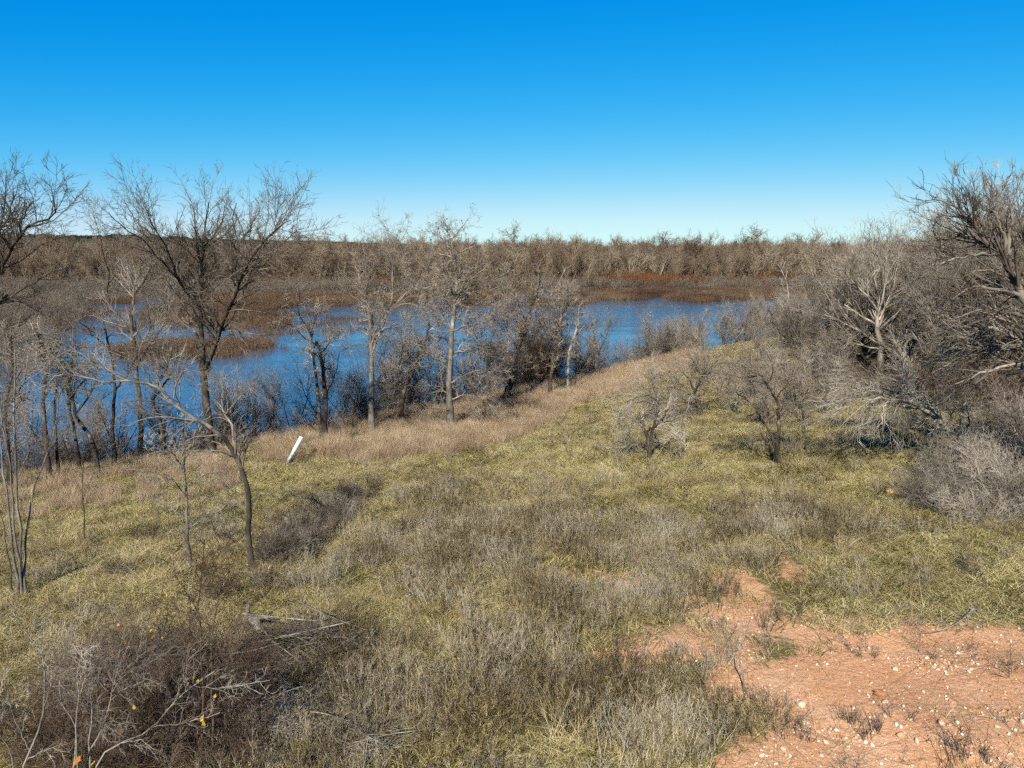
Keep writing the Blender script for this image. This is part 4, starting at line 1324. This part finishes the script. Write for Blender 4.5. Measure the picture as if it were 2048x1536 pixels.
for k, (px, py, sc) in enumerate([(560, 1120, .6), (590, 1060, .5), (640, 1010, .45), (540, 1180, .5), (700, 1000, .35), (450, 1080, .45), (300, 1080, .4), (240, 1150, .35),
                                  (100, 1150, .4), (620, 1110, .4), (660, 1050, .45), (610, 1085, .5), (690, 1030, .4), (730, 990, .4), (570, 1090, .5), (600, 1100, .55), (640, 1070, .55), (670, 1030, .5), (710, 1010, .45), (550, 1130, .55), (585, 1115, .5), (625, 1090, .5), (650, 1062, .5), (675, 1045, .45), (700, 990, .4), (745, 978, .35)]):  # most of these dark shrubs are added to stand for the arching tree's shadow
    put('slope_shade_shrub', (RSH + SHR)[k % 5], (TD, (TD, TD, TG)[k % 3]), 'low grey bare shrub on the slope, most added as dark tree shade', 'shrub', G(px, py),
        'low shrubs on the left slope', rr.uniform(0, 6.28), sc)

# --- far woodland
lv_for = [(2.2, .15, (20, 55), .5, (.8, 2.4), .6, 3, .18, .08, 0, 3), (3.2, .1, (20, 55), .5, (.5, 1.3), .6, 2, .2, .05, 0, 3), (2.6, .1, (20, 55), .5, (.4, .8), .65, 1, .2, .03, 0, 3)]
FOR = [gen_tree(300 + j, 10.0, .16, (1, 1, 2, 1, 3, 1)[j], .16, 14, .42, (22, 55), lv_for, .022, True, .3, .08) for j in range(6)]
FOR += [gen_tree(310 + j, 10.0, .20, 1, .1, 20, .6, (25, 60), lv_for, .024, True, .35, .10, .14) for j in range(2)]
FORM = []
for j, (tm, cm) in enumerate(FOR):
    V1 = np.empty(len(tm.vertices) * 3); tm.vertices.foreach_get('co', V1)
    V2 = np.empty(len(cm.vertices) * 3); cm.vertices.foreach_get('co', V2)
    Q1 = np.empty(len(tm.polygons) * 4, int); tm.polygons.foreach_get('vertices', Q1)
    Q2 = np.empty(len(cm.polygons) * 4, int); cm.polygons.foreach_get('vertices', Q2)
    V, Q = merge([(V1.reshape(-1, 3), Q1.reshape(-1, 4)), (V2.reshape(-1, 3), Q2.reshape(-1, 4))])
    me = new_mesh('woodland_tree', V, Q)
    t_ = np.empty(len(V))
    a1 = np.empty(len(tm.vertices)); tm.attributes['tone'].data.foreach_get('value', a1)
    a2 = np.empty(len(cm.vertices)); cm.attributes['tone'].data.foreach_get('value', a2)
    at = me.attributes.new('tone', 'FLOAT', 'POINT')
    at.data.foreach_set('value', np.concatenate([a1, a2]).astype(np.float32))
    FORM.append(me)
library('woodland', FORM, M['wood'])
WM = M['wood']
# the front row of the wood, trees that can be told apart
k = 0
for xx in np.arange(-150, 150, 2.4):
    x_ = xx + rr.uniform(-1, 1)
    y_ = float(far_line(x_)) + rr.uniform(3, 16)
    if abs(x_) > .76 * y_:
        continue
    put('woodland_tree', FOR[rr.randrange(6)], (M['wood_pale'] if rr.random() < .15 else WM, WM), 'bare tree in the front row of the woodland across the lake', 'tree',
        (x_, y_, gz(x_, y_)), 'front trees of the woodland across the lake', rr.uniform(0, 6.28), rr.uniform(.72, 1.06))
for k, (px, py, lab) in enumerate([(1035, 458, 'round crowned bare tree standing above the middle of the far skyline'), (1320, 463, 'wide thin crowned bare tree above the far skyline right of centre'),
                                   (1500, 461, 'broadest round crowned tree on the right part of the far skyline'), (1610, 467, 'small round crowned tree at the right end of the far skyline'),
                                   (600, 466, 'pale low crown on the far skyline beside the tallest near tree'), (1130, 468, 'low crown on the far skyline right of the round crowned tree'),
                                   (1420, 472, 'small thin crown on the far skyline left of the broadest one'), (1250, 470, 'low bushy crown on the far skyline in the middle right')]):
    Yd = 225 + 10 * k
    top = at_plane(px, py, Yd)
    z0 = gz(top[0], top[1])
    sc = (top[2] - z0) / 8.6
    put('skyline_tree', FOR[6 + k % 2], (WM, WM), lab, 'tree', (top[0], top[1], z0), None, k * 1.3, (sc * 1.25, sc * 1.25, sc))
x = RNG.uniform(-330, 330, 5200)
y = far_line(x) + 8 + 300 * RNG.random(5200) ** 1.4
ok = np.abs(x) < .78 * y + 8
x, y = x[ok], y[ok]
sc = sizes(len(x), .74, 1.14) * (.74 + .55 * fbm(x, y, 26, 91))[:, None]
sc *= np.where(RNG.random(len(x)) < .04, 1.18, 1.0)[:, None]
scatter('woodland', 'mass of bare winter woodland filling the plain beyond the lake', 'woodland', np.stack([x, y, terrain(x, y)], 1), yaw(len(x), .05), sc)
x = RNG.uniform(-1000, 900, 2600)
y = RNG.uniform(480, 1500, 2600)
ok = (np.abs(x) < .78 * y) & (fbm(x, y, 90, 93) > .45)
x, y = x[ok], y[ok]
scatter('hill_woodland', 'scattered bare trees on the far hillside', 'woodland', np.stack([x, y, terrain(x, y)], 1), yaw(len(x), .05), sizes(len(x), .8, 1.1))
# rust leaved bushes at the foot of the wood
x = RNG.uniform(-150, 150, 3600)
y = far_line(x) + RNG.uniform(-2, 20, 3600)
ok = (np.abs(x) < .78 * y) & (RNG.random(3600) < sstep(.38, .58, fbm(x, y * .5, 14, 95)) * sstep(-90, -40, x))
x, y = x[ok], y[ok]
scatter('rust_bushes', 'rust brown bushes along the foot of the far woodland', 'rust_clump', np.stack([x, y, terrain(x, y) - .1], 1), yaw(len(x), .05), sizes(len(x), .6, 1.15))
x = RNG.uniform(-170, 170, 2300)
y = far_line(x) + RNG.uniform(-6, 22, 2300)
ok = (np.abs(x) < .78 * y)
x, y = x[ok], y[ok]
scatter('bank_scrub', 'brown scrub along the far bank below the woodland', 'scrub_clump', np.stack([x, y, terrain(x, y) - .1], 1), yaw(len(x), .05), sizes(len(x), .8, 1.5))
# pale dead stems at the wood's edge
for k, (px, py0, py1, dx) in enumerate([(1100, 590, 540, 30), (1235, 575, 535, 0), (1258, 572, 520, 0), (1380, 572, 530, 8), (1492, 575, 545, -6), (1505, 575, 538, 4), (1310, 575, 520, 22),
                                        (605, 560, 505, 2), (690, 560, 520, 4), (1160, 570, 525, -5), (1070, 570, 530, 3)]):
    w = on_water(px, py0)
    Yd = min(w[1], 188)
    p0, p1 = at_plane(px, py0, Yd), at_plane(px + dx, py1, Yd)
    p0[2] = max(gz(p0[0], p0[1]), -.2) - .1
    nd = smooth_line([p0, (p0 + p1) / 2 + np.array([.15, 0, 0]), p1], 6) - p0
    root = thing('dead_tree', 'pale dead tree at the edge of the far woodland', 'tree', p0, 'pale dead stems at the far bank')
    link('trunk', tube_mesh('trunk', [(nd[None], np.linspace(.13, .05, 6)[None], 6)]), B3, root)
    rg = np.random.default_rng(k)
    link('crown', tube_mesh('crown', branch_out(rg, nd[None], np.linspace(.1, .04, 6)[None], lv_for[:1], .025)), TP, root)


# dark cedars on the far ridge
def cedar(seed):
    rng = np.random.default_rng(seed)
    n_ = 160
    u_ = unit(rng.normal(0, 1, (n_, 3))) * np.array([1, 1, .8]) * (rng.random(n_) ** .4)[:, None]
    P = u_ * np.array([3.4, 3.4, 2.6]) + np.array([0, 0, 2.8]) + rng.normal(0, .3, (n_, 3))
    a_ = unit(rng.normal(0, 1, (n_, 3))); b_ = unit(np.cross(a_, rng.normal(0, 1, (n_, 3))))
    s_ = rng.uniform(.5, 1.0, n_)[:, None]
    V = np.stack([P - a_ * s_, P - b_ * s_ * .7, P + a_ * s_, P + b_ * s_ * .7], 1).reshape(-1, 3)
    me_ = new_mesh('cedar', V, np.arange(n_ * 4).reshape(-1, 4), False)
    at_ = me_.attributes.new('tone', 'FLOAT', 'POINT')
    at_.data.foreach_set('value', np.repeat(rng.random(n_), 4).astype(np.float32))
    return me_


library('cedar', [cedar(j) for j in range(4)], M['cedar'])
x = RNG.uniform(-1600, 1600, 9000)
y = RNG.uniform(1050, 2000, 9000)
ok = (np.abs(x) < .8 * y) & (fbm(x, y, 70, 97) > .42) & ((x < -120) | (x > 260))
x, y = x[ok], y[ok]
scatter('cedar_forest', 'dark evergreen cover on the far ridge', 'cedar', np.stack([x, y, terrain(x, y) - .5], 1), yaw(len(x), .03), sizes(len(x), .7, 1.4))

# ------------------------------------------------------------------ pipe
m, nt, out = mat_new('white_plastic')
p = nt.nodes.new('ShaderNodeBsdfPrincipled')
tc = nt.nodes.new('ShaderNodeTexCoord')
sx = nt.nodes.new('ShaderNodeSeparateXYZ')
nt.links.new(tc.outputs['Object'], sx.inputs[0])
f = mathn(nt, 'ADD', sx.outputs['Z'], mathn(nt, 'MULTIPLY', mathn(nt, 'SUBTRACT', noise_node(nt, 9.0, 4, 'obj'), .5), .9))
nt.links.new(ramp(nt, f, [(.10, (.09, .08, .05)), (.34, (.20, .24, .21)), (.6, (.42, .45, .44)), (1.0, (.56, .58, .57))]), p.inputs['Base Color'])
p.inputs['Roughness'].default_value = .4
nt.links.new(p.outputs[0], out.inputs[0])
b = G(573, 930)
t = at_plane(603, 874, b[1] + .25)
ax = t - b
L_ = np.linalg.norm(ax)
ax = ax / L_
u1 = unit(np.cross(ax, [0, 1, 0])); u2 = np.cross(ax, u1)
ring = [(-.35, .078), (L_ - .004, .078), (L_, .075), (L_, .069), (L_ - .004, .066), (L_ * .3, .066)]
V = []
for (h_, r_) in ring:
    for q in range(24):
        an = q * 2 * math.pi / 24
        V.append(ax * h_ + (u1 * math.cos(an) + u2 * math.sin(an)) * r_)
Q = [(j * 24 + q, j * 24 + (q + 1) % 24, (j + 1) * 24 + (q + 1) % 24, (j + 1) * 24 + q) for j in range(5) for q in range(24)]
tag(link('white_pipe', new_mesh('white_pipe', V, Q), m, None, tuple(b)), 'white plastic pipe sticking up at a slant from the grass on the bank', 'pipe')


# ------------------------------------------------------------------ stones
def stone(seed, flat=.6, n_=10):
    rng = np.random.default_rng(seed)
    la, lo = 5, 8
    V = [(0, 0, -flat)]
    for i_ in range(1, la):
        th = math.pi * i_ / la
        for j_ in range(lo):
            ph = 2 * math.pi * (j_ + .5 * (i_ % 2)) / lo
            r_ = 1 + rng.normal(0, .16)
            V.append((r_ * math.sin(th) * math.cos(ph), r_ * math.sin(th) * math.sin(ph) * .8, -math.cos(th) * flat * (1 + rng.normal(0, .12))))
    V.append((0, 0, flat))
    F = []
    for j_ in range(lo):
        F.append((0, 1 + (j_ + 1) % lo, 1 + j_, 1 + j_))
    F3, F4 = [], []
    for j_ in range(lo):
        F3.append((0, 1 + (j_ + 1) % lo, 1 + j_))
        b_ = 1 + (la - 2) * lo
        F3.append((len(V) - 1, b_ + j_, b_ + (j_ + 1) % lo))
    for i_ in range(la - 2):
        for j_ in range(lo):
            a_ = 1 + i_ * lo
            q_ = (a_ + j_, a_ + (j_ + 1) % lo, a_ + lo + (j_ + 1) % lo, a_ + lo + j_)
            F3 += [(q_[0], q_[1], q_[2]), (q_[0], q_[2], q_[3])]
    me_ = new_mesh('stone', V, F3, False)
    at_ = me_.attributes.new('tone', 'FLOAT', 'POINT')
    at_.data.foreach_set('value', np.full(len(V), .5, np.float32))
    return me_


M['stone'] = blades('limestone', [(0.0, (.29, .13, .06)), (.4, (.43, .25, .145)), (.75, (.53, .39, .27)), (1.0, (.65, .57, .46))], 3.0, 0.0, .3, 1.0)
STONES = [stone(j) for j in range(6)]
library('pebble', [s_.copy() for s_ in STONES], M['stone'])
x, y = [], []
rs = np.random.default_rng(17)
x = rs.uniform(0, 14, 110000); y = rs.uniform(3.5, 17, 110000)
dmv = dirt_mask(x, y)
ok = in_view(x, y, 1.5) & (rs.random(110000) < dmv ** 2 * .8 * (.12 + .88 * sstep(.42, .68, fbm(x, y, .9, 101))) * (.25 + .75 * (sdist(DIRT, x, y) > -.2)))
x, y = x[ok], y[ok]
n = len(x)
sz = .007 + .019 * rs.random(n) ** 2.2
scatter('gravel', 'pale gravel strewn over the red dirt', 'pebble', np.stack([x, y, terrain(x, y) + sz * .2], 1), yaw(n, .5), np.stack([sz, sz, sz], 1) * rs.uniform(.7, 1.3, (n, 3)))
cnt = 0
spots = [(1760, 1392, .085, 'large white stone in the middle of the red dirt'), (1790, 1342, .055, 'second largest white stone on the red dirt, above the large one'),
         (1602, 1412, .07, 'white stone at the left side of the red dirt beside dark stalks'), (1801, 1476, .05, 'white stone below the middle of the red dirt'),
         (1882, 1452, .055, 'pale stone right of the low dark shrub on the dirt')]
for (px, py, r_, lab) in spots:
    g = G(px, py)
    o = link('stone', STONES[cnt % 6], M['stone'], None, (g[0], g[1], g[2] + r_ * .25))
    o.scale = (r_, r_, r_); o.rotation_euler = (0, .2, cnt * 1.1); cnt += 1
    tag(o, lab, 'stone', None)
while cnt < 165:
    px, py = rs.uniform(1490, 2048), 1250 + 286 * rs.random() ** .8
    g = G(px, py)
    if dirt_mask(g[:1], g[1:2])[0] < .8 or fbm(g[:1], g[1:2], .9, 101)[0] < rs.uniform(.25, .6):
        continue
    r_ = .012 + .03 * rs.random() ** 2.2
    o = link('stone', STONES[cnt % 6], M['stone'], None, (g[0], g[1], g[2] + r_ * .22))
    o.scale = (r_, r_ * rs.uniform(.7, 1.2), r_ * rs.uniform(.6, 1)); o.rotation_euler = (rs.normal(0, .3), rs.normal(0, .3), rs.uniform(0, 6))
    tag(o, 'small pale stone lying on the bare red dirt', 'stone', 'small pale stones on the red dirt')
    cnt += 1
M['tan_rock'] = blades('tan_rock', [(0, (.16, .10, .045)), (.5, (.31, .21, .09)), (1, (.42, .31, .16))], 4.0, 0.0, .6, .2)
g = G(1791, 988)
o = link('rock', stone(50, .55), M['tan_rock'], None, (g[0], g[1], g[2] + .03)); o.scale = (.30, .2, .2)
tag(o, 'yellowish tan rock in the grass in front of the leaning tree', 'rock')
for k, (px, py, r_) in enumerate([(521, 1278, .07), (590, 1412, .06), (745, 1474, .065), (610, 1500, .05)]):
    g = G(px, py)
    o = link('rock', stone(60 + k, .6), M['tan_rock'], None, (g[0], g[1], g[2] + .12)); o.scale = (r_, r_ * .8, r_ * .8)
    tag(o, ['tan rock beside the grey stump', 'tan rock between the two brush heaps', 'tan rock in the pale straw heap', 'small tan rock near the bottom edge in the grass'][k], 'rock')


# ------------------------------------------------------------------ brush heaps, stump, fallen wood
def heap(name, label, px, py, rx, ry, h, n_, seed, mt, ln, rad):
    rng = np.random.default_rng(seed)
    g_ = G(px, py)
    root = thing(name, label, 'brush heap', g_)
    a_ = rng.uniform(0, 6.28, n_); r_ = np.sqrt(rng.random(n_))
    P = np.stack([np.cos(a_) * r_ * rx, np.sin(a_) * r_ * ry, rng.random(n_) * h * (1 - r_ ** 2)], 1)
    az = rng.normal(0.1, .7, n_)
    D = np.stack([np.cos(az) * rng.choice([-1, 1], n_), np.sin(az), rng.normal(0, .22, n_)], 1)
    nd, rd = grow(rng, P, D, rng.uniform(.5, 1.2, n_) * ln, rng.uniform(.5, 1.2, n_) * rad, 4, .16, -.02)
    nd[:, :, 2] = np.maximum(nd[:, :, 2], .01)
    p2 = spawn(rng, nd, rd, 5, .1, 1, (25, 60), .4, .08, .4, .6, rad * .4)
    n2, r2 = grow(rng, *p2, 3, .25, -.02)
    link('twigs', tube_mesh('twigs', [(nd, rd, 3), (n2, r2, 3)]), mt, root)['kind'] = 'stuff'
    for j in range(5):
        aj = rng.normal(0, .5)
        c_ = np.array([rng.uniform(-.6, .6) * rx, rng.uniform(-.6, .6) * ry, h * .8])
        l_ = np.array([math.cos(aj), math.sin(aj), rng.normal(0, .08)]) * ln * .8
        st = smooth_line([c_ - l_, c_ + rng.normal(0, .06, 3), c_ + l_], 8)
        link('stick', tube_mesh('stick', [(st[None], np.linspace(rad * 2.6, rad * 1.2, 8)[None], 5)]), B2, root)


heap('brush_heap', 'dark heap of dead branches below the grey stump', 575, 1320, 1.1, .8, .55, 560, 5, TD, .8, .006)
heap('brush_heap', 'pale heap of flattened dead stems near the bottom edge', 560, 1460, .85, .5, .34, 420, 6, TP, .6, .0045)
heap('brush_heap', 'straw coloured heap of dead stems right of the pale heap at the bottom', 720, 1500, .6, .42, .32, 300, 7, M['twig_pale'], .5, .004)
g = G(500, 1262)
root = thing('stump', 'weathered grey stump with broken prongs on the lower left slope', 'stump', g)
for nm, pts, r0, r1 in [('trunk', [(-.16, 0, -.1), (-.08, 0, .14), (.02, .02, .22), (.10, .03, .20)], .13, .07),
                        ('prong', [(-.02, 0, .16), (-.02, .02, .33), (.0, .03, .50)], .055, .025),
                        ('prong', [(.05, 0, .2), (.2, .0, .25), (.36, .02, .24)], .05, .02),
                        ('root', [(-.1, -.02, .08), (-.24, -.08, .03), (-.36, -.12, -.05)], .07, .03),
                        ('root', [(.08, 0, .18), (.2, -.1, .08), (.26, -.16, -.04)], .06, .025)]:
    L = smooth_line(np.array(pts, float), 12)
    rd = np.linspace(r0, r1, 12) * np.random.default_rng(len(nm)).uniform(.8, 1.2, 12)
    rd[-1] *= .35
    link(nm, tube_mesh(nm, [(L[None], rd[None], 9)]), B2, root)
hero('dead_snag', 'small grey dead branch stuck up from the grass near the bottom', 'branch', (700, 1450),
     [([(702, 1450), (700, 1425), (696, 1400)], (.018, .008))],
     [([(702, 1446), (675, 1430), (648, 1418)], (.012, .004)), ([(697, 1405), (680, 1395), (672, 1410)], (.008, .003)), ([(702, 1440), (725, 1420), (735, 1400)], (.008, .003))],
     LV_NEAR, 81, B3, TG, .0025, dens=.4, rough=.005)


def lying(name, label, pts, r0, r1, lv, seed, bm, tm, lift=.06):
    rng = np.random.default_rng(seed)
    P = np.array([G(*q) for q in pts]); P[:, 2] += lift
    root = thing(name, label, 'branch', P[0])
    L = smooth_line(P - P[0], 12)
    rd = np.linspace(r0, r1, 12)
    link('limb', tube_mesh('limb', [(L[None], rd[None], 6)]), bm, root)
    link('twigs', tube_mesh('twigs', branch_out(rng, L[None], rd[None], lv, .0025)), tm, root)['kind'] = 'stuff'


lying('fallen_branch', 'grey fallen branch with curled dead leaves along the top of the red dirt', [(1945, 1232), (1915, 1262), (1880, 1275), (1838, 1284)], .014, .005, LV_NEAR, 91, B3, TP, .12)
lying('fallen_branch', 'long thin pale stick lying across the brush heap', [(690, 1310), (620, 1312), (560, 1306)], .012, .006, LV_NEAR[:1], 92, B3, TP, .3)
lying('fallen_branch', 'dead stick on the green grass at the right below the tan rock', [(1740, 1060), (1790, 1058), (1850, 1052)], .014, .005, LV_NEAR[:2], 93, B2, TG, .08)

# dead weeds standing on the dirt
lv_weed = [(14, .1, (20, 60), .5, (.06, .3), .55, 4, .2, .06, 0, 3), (16, .1, (20, 60), .5, (.03, .1), .6, 2, .22, .04, 0, 3)]
WEED = [gen_tree(400 + j, .75, .010, (3, 4, 2)[j], .9, 4, .5, (20, 55), lv_weed, .0024, False, .2, .05, .12) for j in range(3)]
for k, (px, py, sc) in enumerate([(1660, 1298, .7), (1728, 1312, .8), (1849, 1312, .75), (1927, 1312, .8), (2036, 1356, .9), (1797, 1440, .75), (2027, 1460, .85), (1940, 1506, .8),
                                  (1606, 1464, .5), (1573, 1468, .45), (1529, 1314, .45), (1990, 1540, .7), (1820, 1520, .4), (1700, 1540, .5)]):
    put('dead_weed', WEED[k % 3], (TD, TD), 'dead dark twiggy weed standing on the red dirt', 'weed', G(px, py), 'dead weeds on the red dirt', rr.uniform(0, 6.28), sc)
RUSH = [twig_clump(420 + j, 22, .07, .16, .30, .004, .35, 1.2, 0, (.03, .06)) for j in range(2)]
for k, (px, py, sc) in enumerate([(1690, 1440, 1.0), (1712, 1452, .8), (1752, 1462, 1.0), (1612, 1480, .7), (1730, 1478, .9)]):
    g = G(px, py)
    o = link('rush_tuft', RUSH[k % 2], TD, None, tuple(g)); o.scale = (sc,) * 3; o.rotation_euler = (0, 0, k)
    tag(o, 'tuft of dark upright stalks on the lower part of the red dirt', 'weed', 'dark stalk tufts on the red dirt')

# yellow leaves still on the near shrubs
LV = np.array([(0, -1, 0), (.42, -.55, .10), (.8, -.1, .16), (.45, .25, .08), (.35, .7, .05), (0, 1.05, -.12), (-.38, .65, .05), (-.5, .2, .1), (-.78, -.15, .18), (-.4, -.6, .1), (0, 0, 0)], float)
LF = [(10, j, (j + 1) % 10) for j in range(10)]
leaf_me = new_mesh('leaf', LV, LF, False)
at = leaf_me.attributes.new('tone', 'FLOAT', 'POINT')
at.data.foreach_set('value', np.full(11, .5, np.float32))
shrubs = [o for o in COL.objects if o.name.startswith(('near_shrub', 'near_sapling'))]
rl = np.random.default_rng(3)
for k, (px, py, s_) in enumerate([(156, 1519, .05), (150, 1526, .04), (187, 1528, .05), (241, 1461, .045), (404, 1437, .05), (408, 1448, .05), (268, 1415, .03), (246, 1275, .03),
                                  (250, 1284, .03), (302, 1262, .03), (308, 1272, .028), (325, 1276, .028), (388, 1355, .03), (395, 1362, .028), (376, 1368, .028), (430, 1392, .03),
                                  (237, 1250, .025), (420, 1330, .025), (250, 1315, .025)]):
    host = shrubs[1] if px < 260 else (shrubs[2] if py > 1400 and px < 400 else shrubs[3])
    w = at_plane(px, py, host.location.y + rl.uniform(-.25, .25))
    o = link('leaf', leaf_me, M['leaf_yellow'], next(c_ for c_ in host.children if c_.name.startswith('crown')))
    o.location = tuple(w - np.array(host.location))
    o.rotation_euler = (rl.uniform(.3, 1.6), rl.uniform(-.6, .6), rl.uniform(-.8, .8))
    o.scale = (s_ * .75,) * 3

# each repeat is told apart by its place along the row, counted from the left of the picture
ORD = ('first second third fourth fifth sixth seventh eighth ninth tenth eleventh twelfth thirteenth fourteenth fifteenth sixteenth seventeenth eighteenth nineteenth twentieth').split()
TENS = ['twenty', 'thirty', 'forty']


def ordinal(j):
    return ORD[j] if j < 20 else TENS[(j + 1) // 10 - 2] + '-' + ORD[(j + 1) % 10 - 1] if (j + 1) % 10 else {29: 'thirtieth', 39: 'fortieth'}[j]


BY = {}
for o in COL.objects:
    if o.get('group') and o.get('label'):
        BY.setdefault(o['group'], []).append(o)
for grp, os_ in BY.items():
    if len(os_) > 45 or len({o['label'] for o in os_}) > 1:
        continue
    os_.sort(key=lambda o: o.location.x / (o.location.y * _cp + (CAMZ - o.location.z) * _sp))
    for j, o in enumerate(os_):
        o['label'] = o['label'] + ', ' + ordinal(j) + ' from left'
for o in COL.objects:
    if o.get('label') and len(o['label'].split()) > 16:
        print('LONG', o['label'])
